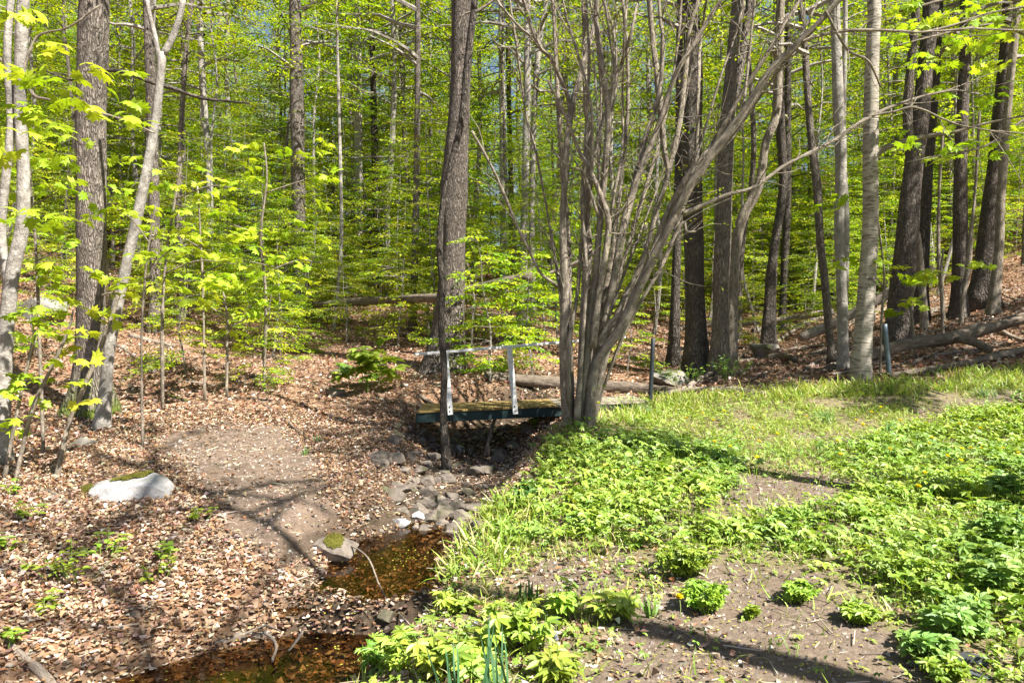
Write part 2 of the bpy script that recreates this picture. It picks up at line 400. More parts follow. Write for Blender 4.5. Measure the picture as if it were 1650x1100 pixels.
def wood_mat(name, a, b, axis=0):
    m, nt, out = newmat(name)
    tc = nt.nodes.new('ShaderNodeTexCoord').outputs['Object']
    v = mapping(nt, tc, (2.2, 30, 30) if axis == 0 else (30, 2.2, 30))
    n = noise(nt, v, 1.2, 6, .65); c = ramp(nt, n, [(.3, a), (.7, b)])
    c = mixc(nt, ramp(nt, noise(nt, tc, 3, 5), [(.4, 0.), (.7, .6)]), c, tuple(x*.55 for x in a))
    princ(nt, out, c, .85, .2, bump(nt, n, .5, .01)); return m
M['deck'] = wood_mat('worn_deck_board', (.22,.145,.05), (.36,.26,.10), 1)
M['deck_grey'] = wood_mat('grey_deck_board', (.20,.17,.12), (.34,.31,.23), 1)
M['fascia'] = plain('dark_green_paint', (.008,.027,.027), .6, .4, .4, 14)
M['white'] = plain('weathered_white_paint', (.66,.66,.64), .6, .3, .35, 16, .3)
M['post_blue'] = plain('grey_blue_metal', (.13,.17,.20), .45, .5, .3, 12, Metallic=.5)
M['post_dark'] = plain('dark_metal', (.035,.042,.05), .5, .5, .4, 12, Metallic=.4)
M['slate'] = plain('dark_slate', (.055,.06,.065), .6, .4, .4, 9)
M['yellow'] = leaf_mat('dandelion_yellow', trans=.1, tint=(1,1,.5), gloss=.02)
def water_mat():
    m, nt, out = newmat('stream_water')
    tc = nt.nodes.new('ShaderNodeTexCoord').outputs['Object']
    b = bump(nt, noise(nt, tc, 9, 4), .12, .02)
    t = nt.nodes.new('ShaderNodeBsdfTransparent'); t.inputs[0].default_value = (.47,.37,.24,1)
    g = nt.nodes.new('ShaderNodeBsdfGlossy'); g.inputs['Roughness'].default_value = .02; nt.links.new(b, g.inputs['Normal'])
    fr = nt.nodes.new('ShaderNodeFresnel'); fr.inputs['IOR'].default_value = 1.30; nt.links.new(b, fr.inputs['Normal'])
    mx = nt.nodes.new('ShaderNodeMixShader'); nt.links.new(fr.outputs[0], mx.inputs[0]); nt.links.new(t.outputs[0], mx.inputs[1]); nt.links.new(g.outputs[0], mx.inputs[2])
    nt.links.new(mx.outputs[0], out.inputs[0]); return m
M['water'] = water_mat()

# ------------------------------------------------------------------ zones (picture outlines laid onto the terrain)
LAWN = [(500,1500),(520,1100),(570,1040),(660,985),(700,940),(735,880),(790,830),(860,775),(885,715),(940,688),(1000,660),(1060,648),(1200,636),(1400,622),(1650,600),(2600,560),(3500,1500)]
CLEAR = [(255,700),(340,682),(460,684),(505,735),(540,800),(560,870),(510,915),(430,905),(370,860),(330,790),(280,740)]
DIRTS = [[(1130,800),(1200,765),(1330,760),(1400,785),(1390,815),(1320,830),(1200,825)],
         [(1000,985),(1130,905),(1240,905),(1380,965),(1480,1040),(1560,1120),(1500,1500),(700,1500),(860,1120),(980,1060)],
         [(860,905),(1000,880),(1040,930),(960,965),(850,960)],
         [(1430,652),(1640,634),(1650,646),(1480,660)], [(1290,700),(1400,708),(1440,716),(1330,718)]]
def zones(x, y, z, jit=1., sj=0.):
    px, py = proj(x, y, z)
    jx = jit * 22 * (sines(x, y, 6, 21) + .6 * sines(x, y, 17, 22)); jy = jit * 12 * (sines(x, y, 6, 23) + .6*sines(x, y, 17, 24))
    f = np.clip(8 / np.maximum(y, 2), .4, 2)
    px = px + jx * f; py = py + jy * f
    if sj:
        px = px + rng.normal(0, 24 * sj, px.shape) * f; py = py + rng.normal(0, 11 * sj, px.shape) * f
    ok = y > 1.2
    lawn = inpoly(px, py, LAWN) & ok & (y < 16)
    lawn |= (y <= 1.2) & (x > -.6)
    clear = inpoly(px, py, CLEAR) & ok
    dirt = np.zeros_like(lawn)
    for d in DIRTS: dirt |= inpoly(px, py, d) & ok
    ds = np.full(x.shape, 1e9)
    for a, b in zip(STREAM[:-1], STREAM[1:]):
        d = b[:2] - a[:2]; t = np.clip(((x - a[0]) * d[0] + (y - a[1]) * d[1]) / (d @ d), 0, 1)
        ds = np.minimum(ds, np.hypot(x - a[0] - t * d[0], y - a[1] - t * d[1]) - a[3])
    return lawn, clear, dirt & lawn, ds

# ------------------------------------------------------------------ ground sheet
def warp(u, L, k): return L * np.sinh(k * u) / math.sinh(k)
ux = warp(np.linspace(-1, 1, 520), 75, 4.2) - .3
uy = np.concatenate([np.linspace(-14, 2.5, 30)[:-1], 2.5 + warp(np.linspace(0, 1, 420), 105, 3.6)])
GX, GY = np.meshgrid(ux, uy); GZ = gz(GX, GY)
la, cl, di, ds = zones(GX.ravel(), GY.ravel(), GZ.ravel())
gc = np.stack([la & True, (di | cl), np.clip(1 - ds / np.where((GY.ravel() > 7) & (GY.ravel() < 12.5), .75, .35), 0, 1) * (GY.ravel() < 14)], 1).astype(float)
gc[:, 1] *= .9
mb = MB(); nx, ny = len(ux), len(uy)
i = np.arange(ny - 1)[:, None] * nx; j = np.arange(nx - 1)[None]
mb.add(np.stack([GX, GY, GZ], -1).reshape(-1, 3), [np.stack([i+j, i+j+1, i+nx+j+1, i+nx+j], -1).reshape(-1, 4)], 0, gc)
tag(mb.build('ground', M['ground']), kind='structure')
# water: two pools
def pool(name, outline, z):
    pts = catmull(np.array([(x, y, z) for x, y in outline] + [(outline[0][0], outline[0][1], z)], float), 40)[:-1]
    ar = np.sum(pts[:, 0] * np.roll(pts[:, 1], -1) - np.roll(pts[:, 0], -1) * pts[:, 1])
    if ar < 0: pts = pts[::-1]
    b = MB(); b.add(pts, [np.arange(len(pts))[None]]); o = b.build(name, M['water']); tag(o, kind='structure'); return o
ZW1, ZW2 = -.30, -.42
pool('stream_water', [(-1.9,5.0),(-1.85,6.2),(-1.6,7.0),(-1.0,7.6),(-.35,7.0),(-.35,6.0),(-.45,5.2),(-1.1,5.1)], ZW1)
pool('stream_water', [(-3.2,2.4),(-2.6,3.9),(-1.9,4.7),(-1.2,4.98),(-.7,4.8),(-.8,3.9),(-1.4,2.8),(-2.2,1.6),(-4.5,.0)], ZW2)

# ------------------------------------------------------------------ palettes
SPRING = [(.31,.42,.010),(.37,.47,.014),(.22,.35,.010),(.44,.50,.02),(.16,.28,.010)]
MAPLE = [(.26,.38,.018),(.33,.44,.025),(.39,.48,.035)]
HERB = [(.22,.34,.04),(.28,.41,.05),(.34,.45,.07),(.17,.29,.04)]
LITTER = [(.43,.285,.165),(.51,.37,.235),(.37,.22,.11),(.57,.44,.31),(.31,.17,.075),(.17,.105,.065),(.13,.08,.05),(.66,.57,.46),(.42,.28,.16),(.25,.16,.10),(.47,.36,.26)]
GRASS = [(.22,.33,.03),(.29,.38,.045),(.35,.42,.07),(.45,.42,.18)]

# ------------------------------------------------------------------ leaf litter
def litter(name, n, xr, yr, size, keep, cur=.25):
    x = rng.uniform(*xr, n); y = yr[0] + (yr[1] - yr[0]) * rng.uniform(0, 1, n) ** 1.0
    z = gz(x, y); px, py = proj(x, y, z)
    m = (px > -150) & (px < 1800) & (y > .8); x, y, z = x[m], y[m], z[m]
    la, cl, di, ds = zones(x, y, z, sj=.55)
    u = rng.uniform(0, 1, len(x)); pr = keep(x, y, la, cl, di, ds)
    m = u < pr; x, y, z = x[m], y[m], z[m]; k = len(x)
    b = MB()
    for q, c in enumerate((.05, .18, .42, .75)):
        s = np.arange(k) % 4 == q; kk = int(s.sum())
        pos = np.stack([x[s], y[s], z[s] + rng.uniform(.004, .03, kk)], 1)
        nn = np.stack([rng.normal(0, (.12, .3, .5, .7)[q], kk), rng.normal(0, (.12, .3, .5, .7)[q], kk), np.where(rng.uniform(0, 1, kk) < .5, 1., -1.)], 1)
        scatter(b, T_litter(c), pos, randdir(kk, -.15, .3), nn, (size[0] + (size[1] - size[0]) * rng.uniform(0, 1, kk) ** 1.6) * (1.12, 1, 1, .85)[q], palette(kk, LITTER, .2) * ((.55, 1, 1, 1)[q]))
    return tag(b.build(name, M['litter'], smooth=False), kind='stuff')
def keepA(x, y, la, cl, di, ds):
    p = np.where(la, np.where(di, .10, .20), np.where(cl, .035, 1.0))
    p = np.where((ds < .0) & (np.abs(y - 5.1) > .25), .30, p) * np.where((ds < .45) & (y > 7.1) & (y < 12), np.clip(.38 + .8 * np.maximum(ds, 0), .3, 1), 1)
    return p * np.where(la, np.where(di, .6, .8), 1)
litter('leaf_litter', 165000, (-5.2, 1.2), (3.0, 11), (.022, .062), keepA)
litter('leaf_litter', 14000, (2.2, 6.5), (3.0, 11), (.02, .05), keepA)
litter('leaf_litter', 18000, (-10.5, -5.2), (6.4, 11), (.05, .085), keepA)
litter('leaf_litter', 120000, (-15, 17), (10.5, 26), (.05, .10), lambda x, y, la, cl, di, ds: np.where(la, .03, .9))
litter('leaf_litter', 36000, (-34, 38), (24, 48), (.13, .22), lambda x, y, la, cl, di, ds: .9 + 0*x)

def T_rod():
    t = np.array([0, 2.094, 4.189]); V = [(math.cos(q)*.5, 0, math.sin(q)*.5) for q in t] + [(math.cos(q)*.35, 1, math.sin(q)*.35) for q in t]
    return np.array(V) * np.array([.05, 1, .05]), [np.array([[0,1,4,3],[1,2,5,4],[2,0,3,5]])]
def T_clod(): return np.array([(-.5,0,0),(.5,.1,0),(0,.9,0),(.05,.4,.55)]), [np.array([[0,1,3],[1,2,3],[2,0,3]])]
x = rng.uniform(-6, 5, 13000); y = rng.uniform(3.0, 13, 13000); z = gz(x, y); la, cl, di, ds = zones(x, y, z)
m = rng.uniform(0, 1, len(x)) < np.where(la, np.where(di, .5, .08), .8); x, y, z = x[m], y[m], z[m]; k = len(x); b = MB()
scatter(b, T_rod(), np.stack([x, y, z + .012], 1), randdir(k, -.05, .15), np.tile([0, 0, 1.], (k, 1)), .03 + .17 * rng.uniform(0, 1, k) ** 3, palette(k, [(.22,.16,.11),(.36,.29,.22),(.12,.08,.06),(.45,.38,.30)], .15))
tag(b.build('twig_litter', M['litter'], smooth=False), kind='stuff')
x = rng.uniform(-5, 5, 60000); y = rng.uniform(3.0, 10.5, 60000); z = gz(x, y); la, cl, di, ds = zones(x, y, z)
m = (di | cl | ((ds < .5) & (y > 7))) & (rng.uniform(0, 1, len(x)) < .9); x, y, z = x[m], y[m], z[m]; k = len(x); b = MB()
scatter(b, T_clod(), np.stack([x, y, z - .001], 1), randdir(k, -.1, .1), np.stack([rng.normal(0,.3,k), rng.normal(0,.3,k), np.ones(k)], 1), .005 + .034 * rng.uniform(0, 1, k) ** 4, palette(k, [(.20,.15,.12),(.13,.09,.07),(.28,.22,.18),(.09,.065,.05),(.35,.30,.26)], .15))
tag(b.build('soil_crumbs', M['litter'], smooth=False), kind='stuff')

# ------------------------------------------------------------------ lawn cover
def place(n, xr, yr):
    x = rng.uniform(*xr, n); y = rng.uniform(*yr, n); z = gz(x, y)
    px, py = proj(x, y, z); m = (px > -60) & (px < 2500) & (py < 1600)
    return x[m], y[m], z[m], px[m], py[m]
LUSH = [(885,715),(960,690),(1150,740),(1180,800),(1230,850),(1330,880),(1420,930),(1560,1000),(1660,1060),(1660,690),(1420,700),(1300,850),(1150,870),(1000,880),(860,880),(780,850),(850,780)]
RIGHT = [(1330,740),(1660,640),(2600,640),(2600,1500),(1900,1300),(1660,1080),(1540,1010),(1400,930),(1260,880),(1200,850),(1400,800)]
LEFTL = [(880,715),(960,690),(1180,725),(1210,770),(1150,830),(1230,870),(1120,885),(980,880),(850,890),(770,870),(850,790)]
x, y, z, px, py = place(150000, (-1.2, 11), (2.4, 12.5))
la, cl, di, ds = zones(x, y, z, sj=1.)
lush = inpoly(px + rng.normal(0, 14, len(px)), py + rng.normal(0, 8, len(px)), RIGHT) | inpoly(px + rng.normal(0, 14, len(px)), py + rng.normal(0, 8, len(px)), LEFTL)
clump = np.clip(.42 + 1.7 * sines(x, y, 4.5, 41) + 1.1*sines(x, y, 11, 42), 0, 1)
pr = np.where(lush, .26 + .70 * clump, .14 + .34 * clump) * np.where(di, .09, 1) * np.where(py < 655, .25, 1)
m = la & (ds > .12) & (rng.uniform(0, 1, len(x)) < pr)
x, y, z, lush = x[m], y[m], z[m], lush[m]; k = len(x)
hgt = np.where(lush, rng.uniform(.025, .16, k), rng.uniform(.015, .07, k)); hgt = hgt * (.7 + .45 * np.clip(.5 + 1.4 * sines(x, y, 3.1, 45) + .5 * sines(x, y, 9, 46), 0, 1.2))
b = MB()
patch = np.clip(.5 + sines(x, y, 1.6, 43), 0, 1)[:, None]
cool = np.clip(.4 + 1.6 * sines(x, y, 1.3, 47) + .8 * sines(x, y, 5, 48), 0, 1)[:, None]
cols = (palette(k, HERB, .2) * (1 - .3 * patch) + np.array([.34,.42,.05]) * .3 * patch) * (1 - .3 * cool) + .3 * cool * palette(k, [(.13,.27,.07),(.18,.32,.09)], .15)
half = rng.uniform(0, 1, k) < .6
for sel, tp in ((half, T_trefoil()), (~half, T_palm(5, .17))):
    kk = int(sel.sum())
    scatter(b, tp, np.stack([x[sel], y[sel], z[sel] + hgt[sel]], 1), randdir(kk, -.35, .1), np.stack([rng.normal(.12, .42, kk), rng.normal(-.12, .42, kk), np.ones(kk)], 1),
            np.where(lush[sel], .03 + .075 * rng.uniform(0, 1, kk) ** 1.7, rng.uniform(.02, .05, kk)), cols[sel])
sel = hgt > .04; kk = int(sel.sum())
scatter(b, T_grass(.05), np.stack([x[sel], y[sel], z[sel]], 1), np.stack([rng.normal(0, .1, kk), rng.normal(0, .1, kk), np.ones(kk)], 1), randdir(kk), hgt[sel] * 1.0, cols[sel] * .8)
tag(b.build('ground_cover', M['herb'], smooth=False), kind='stuff')
# grass
x, y, z, px, py = place(240000, (-1.2, 11), (2.4, 12.8))
la, cl, di, ds = zones(x, y, z, sj=1.)
edge = inpoly(px, py, [(740,870),(800,810),(880,780),(870,860),(800,930),(700,950)]) | inpoly(px, py, [(900,700),(1000,650),(1400,610),(1650,590),(1650,625),(1400,640),(1180,650),(1000,690)])
tuft = np.clip(sines(x, y, 5, 51) * 1.6 + .45 + .7*sines(x, y, 13, 52), 0, 1)
pr = np.where(edge, .25 + .75 * tuft, .55 * tuft) * np.where(di, .10, 1) * np.where(inpoly(px, py, [(980,650),(1650,600),(1650,720),(1150,740)]), 1.3, .75)
m = la & (ds > .05) & (rng.uniform(0, 1, len(x)) < pr)
x, y, z, edge = x[m], y[m], z[m], edge[m]; k = len(x)
b = MB(); gcol = palette(k, GRASS, .15)
for q, bd in enumerate((.25, .6, .95)):
    s = np.arange(k) % 3 == q; kk = int(s.sum())
    d = np.stack([rng.normal(0, .55, kk), rng.normal(0, .55, kk), np.ones(kk)], 1)
    scatter(b, T_grass(bd), np.stack([x[s], y[s], z[s] - .005], 1), d, randdir(kk) + np.array([0,0,.4]), np.where(edge[s], rng.uniform(.10, .24, kk), rng.uniform(.05, .14, kk)), gcol[s])
tag(b.build('grass', M['herb'], smooth=False), kind='stuff')
# yellow fallen maple blossoms on soil and water
n = 11000; x = rng.uniform(-2.3, 4, n); y = rng.uniform(3.1, 7.5, n); z = gz(x, y)
la, cl, di, ds = zones(x, y, z, sj=1.)
wat = ((z < ZW1) & (y > 4.95)) | ((z < ZW2) & (y <= 4.95))
zz = np.where(z < np.where(y > 4.95, ZW1, ZW2), np.where(y > 4.95, ZW1, ZW2) + .006, z + .012)
cl2 = np.clip(.3 + 1.4 * sines(x, y, 4, 61), 0, 1)
m = (rng.uniform(0, 1, n) < np.where(wat, .03 + .55 * cl2 ** 3, np.where(di & (y < 4.6), .55, .05)))
x, y, zz = x[m], y[m], zz[m]; k = len(x); b = MB()
scatter(b, T_lite(), np.stack([x, y, zz], 1), randdir(k), np.stack([rng.normal(0, .2, k), rng.normal(0, .2, k), np.ones(k)], 1), rng.uniform(.012, .026, k), palette(k, [(.5,.46,.05),(.4,.40,.05),(.34,.3,.06)], .15))
tag(b.build('fallen_blossoms', M['herb'], smooth=False), kind='stuff')
# ------------------------------------------------------------------ foliage generators
def T_twig():
    a = np.array([0, 2.094, 4.189]); V = [(math.cos(t)*.006, 0, math.sin(t)*.006) for t in a] + [(math.cos(t)*.002, 1, math.sin(t)*.002) for t in a]
    return np.array(V), [np.array([[0,1,4,3],[1,2,5,4],[2,0,3,5]])]
def sprays(mb, P0, D, L, K, size, tpl, pal, wood=0, leaf=1, flat=.22, jit=.38, droop=.12, width=.28, twig=True, thick=1.):
    P0 = np.asarray(P0); D = nrm(np.asarray(D)); m = len(P0); L = np.asarray(L) * np.ones(m)
    if m == 0: return
    Nn = nrm(np.array([0, 0, 1.]) + rng.normal(0, flat, (m, 3))); S = nrm(np.cross(D, Nn))
    t = np.linspace(.12, 1, K)[None] + rng.uniform(-.04, .04, (m, K)); sd = np.where(np.arange(K) % 2 == 0, 1., -1.)[None] * np.ones((m, 1))
    lat = rng.uniform(0, width, (m, K)) * (1.1 - .75 * t)
    pos = P0[:, None] + D[:, None] * (L[:, None] * t)[..., None] + S[:, None] * (sd * lat * L[:, None])[..., None]
    pos[..., 2] -= droop * L[:, None] * t ** 2
    ld = nrm(D[:, None] * .7 + S[:, None] * sd[..., None] * .75 + rng.normal(0, .28, (m, K, 3)) + np.array([0, 0, -.28]))
    ln = Nn[:, None] + rng.normal(0, jit, (m, K, 3))
    sz = rng.uniform(size[0], size[1], (m, K))
    keep = (rng.uniform(0, 1, (m, K)) < .9).ravel()
    base = palette(m, pal, .10)
    c = (base[:, None] * (1 + rng.normal(0, .10, (m, K, 1)))).reshape(-1, 3).clip(.01, .9)
    scatter(mb, tpl, pos.reshape(-1, 3)[keep], ld.reshape(-1, 3)[keep], ln.reshape(-1, 3)[keep], sz.ravel()[keep], c[keep], leaf)
    if twig: scatter(mb, T_twig(), P0, D - np.array([0, 0, droop * .6]), Nn, L * 1.0, np.ones(3), wood)
def crown_into(mb, H0, H1, Rad, nl, per, K, size, tpl, pal, up=(.1, .7), L=(.6, 1.2), axis=None, thick=.028, taper=True, jit=.38, twig=True, flat=.22, width=.28):
    axis = axis or (lambda z: np.array([0, 0, z]))
    for i in range(nl):
        f = (i + rng.uniform(0, 1)) / nl; z = H0 + (H1 - H0) * f; az = rng.uniform(0, 6.283)
        prof = (1.05 - .75 * f) if taper else math.sin(math.pi * (.15 + .8 * f))
        LL = Rad * prof * rng.uniform(.65, 1.1); u = up[0] + (up[1] - up[0]) * f + rng.normal(0, .1)
        d = np.array([math.cos(az), math.sin(az), 0]); p0 = axis(z)
        tt = np.linspace(0, 1, 5)[:, None]
        pts = p0 + d * LL * tt + np.array([0, 0, 1]) * (u * LL * tt - .25 * LL * tt ** 2) + rng.normal(0, .04 * LL, (5, 3)) * tt
        tube(mb, pts, thick * (.6 + LL / 4) * np.linspace(1, .2, 5) * (1.2 - .5 * f), 5, 7, 0, cap=False)
        n = max(2, int(per * LL / Rad)); t = np.sort(rng.uniform(.22, 1, n)); idx = t * 4; a = np.minimum(idx.astype(int), 3); fr = (idx - a)[:, None]
        P0 = pts[a] * (1 - fr) + pts[a + 1] * fr
        ang = np.where(np.arange(n) % 2 == 0, 1, -1) * rng.uniform(.3, 1.2, n); ang[-1] = 0
        D = np.stack([d[0] * np.cos(ang) - d[1] * np.sin(ang), d[0] * np.sin(ang) + d[1] * np.cos(ang), rng.normal(0, .12, n)], 1)
        sprays(mb, P0, D, rng.uniform(L[0], L[1], n) * (1.1 - .35 * t), K, size, tpl, pal, jit=jit, twig=twig, flat=flat, width=width)
def as_mesh(mb, name, mats):
    o = mb.build(name, mats, smooth=False); me = o.data; bpy.data.objects.remove(o); return me
def obj_from(me, name, parent, loc=(0, 0, 0), rz=0, sc=1):
    o = bpy.data.objects.new(name, me); COL.objects.link(o); o.parent = parent; o.location = loc; o.rotation_euler = (0, 0, rz); o.scale = (sc, sc, sc); return o
# high crowns for the trees whose trunks run out of the top of the view
HIGH = []
for i in range(3):
    b = MB(); crown_into(b, 0, 9, 3.4, 17, 8, 14, (.09, .15), T_lite(), SPRING, up=(.2, 1.), L=(.7, 1.4), thick=.05, taper=False)
    HIGH.append(as_mesh(b, 'high_crown', [M['bark_grey'], M['leaf']]))

SHADE = []
for i in range(2):
    b = MB(); crown_into(b, 0, 8, 3.6, 34, 12, 26, (.13, .20), T_lite(), SPRING, up=(.1, .9), L=(.8, 1.5), thick=.05, taper=False)
    SHADE.append(as_mesh(b, 'crown', [M['bark_grey'], M['leaf']]))
def extend(p, r, H, gzb):
    d = nrm(p[-1] - p[-2]); pts = [q for q in p]; rr = list(r); q = p[-1].copy()
    zt = gzb + H
    while q[2] < zt and len(pts) < 40:
        d = nrm(d * .8 + np.array([0, 0, .35]) + rng.normal(0, .05, 3)); q = q + d * 1.6; pts.append(q.copy()); rr.append(rr[-1] * .86)
    return np.array(pts), np.array(rr)
def px_pts(pts, Y, dy=None):
    p = np.array([P(a[0], a[1], Y + (a[3] if len(a) > 3 else 0)) for a in pts]); r = np.array([a[2] * .5 / F * Y for a in pts]); return p, r
def ttree(name, label, cat, pts, mat, Y=None, H=15, crown=None, group=None, flare=.9, moss=0, rough=.05, seg=12, forks=(), limbs=(), csc=1., cz=None, extra=None):
    if Y is None: Y = hit(pts[0][0], pts[0][1])[1]
    p, r = px_pts(pts, Y)
    g = g1(p[0][0], Y)
    if p[0][2] - g > .15:
        p = np.vstack([[p[0][0] - (p[1][0] - p[0][0]) * .3, Y, g - .1], p]); r = np.concatenate([[r[0] * 1.1], r])
    else:
        p[0][2] = min(p[0][2], g) - .10
    base = np.array([p[0][0], Y, g])
    root = empty(name, base, label, cat, group)
    b = MB()
    if pts[-1][1] <= 25 and H: pe, re = extend(p, r, H, g)
    else: pe, re = p, r
    n = 4 * len(pe) + 1
    tp, tr = tube(b, pe, re, seg, n, 0, rough=rough, flare=flare, moss=moss)
    for f in forks:
        fp, fr = px_pts(f, Y)
        if f[-1][1] <= 25 and H: fp, fr = extend(fp, fr, H * .9, g)
        tube(b, fp, fr, 8, None, 0, rough=rough)
    b.build('trunk', M[mat], root, base)
    for f in limbs:
        lb = MB(); fp, fr = px_pts(f, Y); tube(lb, fp, fr, 6, 4 * len(fp), 0, rough=.12, wig=.004)
        lb.build('branch', M['bark_dark' if mat == 'bark_rough' else 'bark_hazel'], root, base)
    if crown is not None:
        zc = base[2] + (cz if cz is not None else H * .42)
        q = tp[np.argmin(np.abs(tp[:, 2] - zc))]
        obj_from(HIGH[crown], 'crown', root, (q - base), rng.uniform(0, 6.28), csc)
    return root, base, tp, tr, Y
def leaves_part(name, root, base, P0, D, L, K, size, tpl, pal, **kw):
    b = MB(); sprays(b, P0, D, L, K, size, tpl, pal, **kw)
    return b.build(name, [M['bark_hazel'], M['leaf']], root, base, smooth=False)

# ------------------------------------------------------------------ traced trees
r1 = ttree('beech_tree', 'pale smooth tree beside the maple saplings, splitting into two stems low down', 'tree',
      [(2,655,28),(8,560,23),(20,440,20),(35,370,19),(38,280,18),(32,160,17),(36,40,17),(38,0,17)], 'bark_grey', Y=7.6, H=13, crown=0,
      forks=[[(14,470,16),(2,380,14),(8,300,13),(18,200,12),(12,90,12),(18,0,11)]], csc=.8, cz=7,
      limbs=[[(-20,85,6),(0,95,6),(30,118,6),(55,153,6),(75,158,4),(130,172,4),(200,192,3),(250,212,2.5)],[(36,120,5),(60,60,4),(110,45,3),(160,10,3)]])
rB = ttree('maple_tree', 'big upright trunk with a mossy flared foot and a thin leaning trunk against it', 'tree',
      [(150,668,56),(149,600,45),(147,480,42),(147,330,42),(147,200,43),(150,80,44),(152,0,44)], 'bark_rough', H=17, crown=1, flare=1.0, moss=.55, rough=.04, seg=18,
      limbs=[[(165,112,6),(205,118,6),(240,132,6),(272,141,7),(310,155,5),(335,160,5),(400,166,3)],[(165,112,4),(140,130,4),(110,128,3),(70,112,2)]], cz=9)
ttree('beech_tree', 'thin pale trunk leaning past the mossy footed tree and forking high up', 'tree',
      [(162,692,26),(170,630,18),(180,540,17),(205,420,15),(225,330,15),(250,200,14),(262,85,13)], 'bark_grey', H=0, flare=.5, rough=.06,
      forks=[[(258,105,9),(250,60,8),(240,20,7),(237,0,7)], [(262,90,12),(278,60,11),(290,25,10),(295,0,10)]])
ttree('forest_tree', 'dark straight trunk behind the thin leaning forked trunk', 'tree', [(250,480,18),(248,300,16),(245,180,16),(240,60,15),(238,0,14)], 'bark_rough', Y=17, H=16, crown=2)
ttree('forest_tree', 'pale crooked slim trunk breaking off in leaves, uphill of the leaning forked trunk', 'tree', [(338,480,11),(338,330,11),(336,250,10),(328,160,11),(322,40,10),(322,0,9)], 'bark_grey', Y=23, H=15, crown=0)
ttree('forest_tree', 'tall grey trunk standing alone in the beech saplings uphill of the bare earth patch', 'tree', [(487,480,26),(484,400,21),(481,300,21),(479,200,21),(477,80,20),(475,0,19)], 'bark_rough', Y=21, H=17, crown=1)
ttree('forest_tree', 'straight pale grey trunk, uphill of the buckeye seedling', 'tree', [(580,470,13),(578,300,13),(577,150,12),(575,0,11)], 'bark_grey', Y=26, H=16, crown=2)
ttree('forest_tree', 'dark trunk paired with the straight pale grey one uphill', 'tree', [(608,450,11),(605,300,11),(601,120,10),(597,0,9)], 'bark_dark', Y=27, H=16, crown=0)
ttree('forest_tree', 'slim mottled trunk uphill between the buckeye seedling and the big bridge tree', 'tree', [(664,525,12),(668,430,11),(671,300,11),(673,100,9),(673,0,8)], 'bark_rough', Y=19, H=15, crown=1)
ttree('maple_tree', 'massive ridged trunk behind the handrail, swollen halfway up and sunlit on one side', 'tree',
      [(716,606,66),(722,560,54),(726,480,44),(730,400,38),(731,310,42),(735,260,37),(741,160,33),(744,60,36),(745,0,36)], 'bark_brown', Y=13.6, H=17, crown=2, flare=.8, rough=.05, seg=18, cz=9)
rK = ttree('cherry_tree', 'thin dark stem growing out of the stream bank in front of the bridge post', 'tree',
      [(718,722,14),(714,660,11),(716,600,11),(711,520,11),(713,460,11),(708,400,11),(713,330,10),(729,255,11),(744,190,11),(753,110,11),(763,20,10),(765,0,10)], 'bark_dark', Y=9.35, H=10, flare=.5, rough=.10,
      limbs=[[(764,18,6),(745,25,3),(738,45,2)],[(763,22,7),(785,8,5),(815,-15,4)]])
ttree('forest_tree', 'pale thin trunk with sky gaps beside it, upslope of the handrail middle', 'tree', [(812,490,12),(811,350,11),(810,200,11),(808,50,10),(808,0,9)], 'bark_grey', Y=25, H=16, crown=0)
ttree('forest_tree', 'dark thin trunk just behind the pale sky gap trunk', 'tree', [(824,480,9),(823,300,8),(820,150,8),(818,0,7)], 'bark_dark', Y=29, H=16, crown=1)
ttree('forest_tree', 'grey trunk whose foot shows above the leaning dead log end', 'tree', [(842,520,17),(843,440,14),(845,330,12),(849,180,12),(850,40,10),(850,0,10)], 'bark_grey', Y=20, H=16, crown=2)
ttree('forest_tree', 'slender grey trunk hugging the tree above the dead log end', 'tree', [(857,500,12),(857,350,10),(860,200,9),(868,80,9),(880,0,8)], 'bark_far', Y=22, H=15, crown=0)
ttree('forest_tree', 'heavy dark lichen-spotted trunk straight behind the spreading hazel', 'tree', [(1124,604,46),(1121,540,34),(1118,400,30),(1115,250,30),(1117,100,29),(1113,0,28)], 'bark_dark', Y=13.6, H=17, crown=1, flare=.4, rough=.05, seg=16, cz=9)
ttree('forest_tree', 'short dark trunk partly hidden by the hazel and the heavy dark trunk', 'tree', [(1086,575,19),(1088,480,15),(1092,350,13),(1094,200,12),(1096,0,11)], 'bark_dark', Y=15, H=16, crown=0)
ttree('forest_tree', 'mid grey sturdy trunk with shrubby shoots round its foot', 'tree', [(1160,606,38),(1161,500,25),(1165,370,25),(1171,220,23),(1180,100,22),(1190,0,21)], 'bark_rough', Y=13.2, H=17, crown=2, flare=.5, seg=14, cz=9,
      forks=[[(1176,190,14),(1192,110,14),(1203,40,13),(1208,0,13)]])
ttree('forest_tree', 'brown sinuous trunk leaning away beside the mid grey sturdy one', 'tree', [(1177,560,18),(1183,450,16),(1193,360,16),(1222,300,16),(1234,230,15),(1250,187,14),(1254,110,13),(1258,0,12)], 'bark_hazel', Y=14.5, H=14, crown=0, rough=.09)
ttree('forest_tree', 'dark trunk with a swollen elbow standing behind the mossy boulder', 'tree', [(1238,545,20),(1243,440,17),(1252,370,14),(1262,300,14),(1258,200,12),(1255,60,12),(1256,0,11)], 'bark_dark', Y=19, H=16, crown=1, rough=.10)
ttree('forest_tree', 'straight dark trunk close beside the elbowed one', 'tree', [(1262,480,12),(1268,330,12),(1269,200,11),(1270,60,10),(1270,0,9)], 'bark_dark', Y=23, H=16, crown=2)
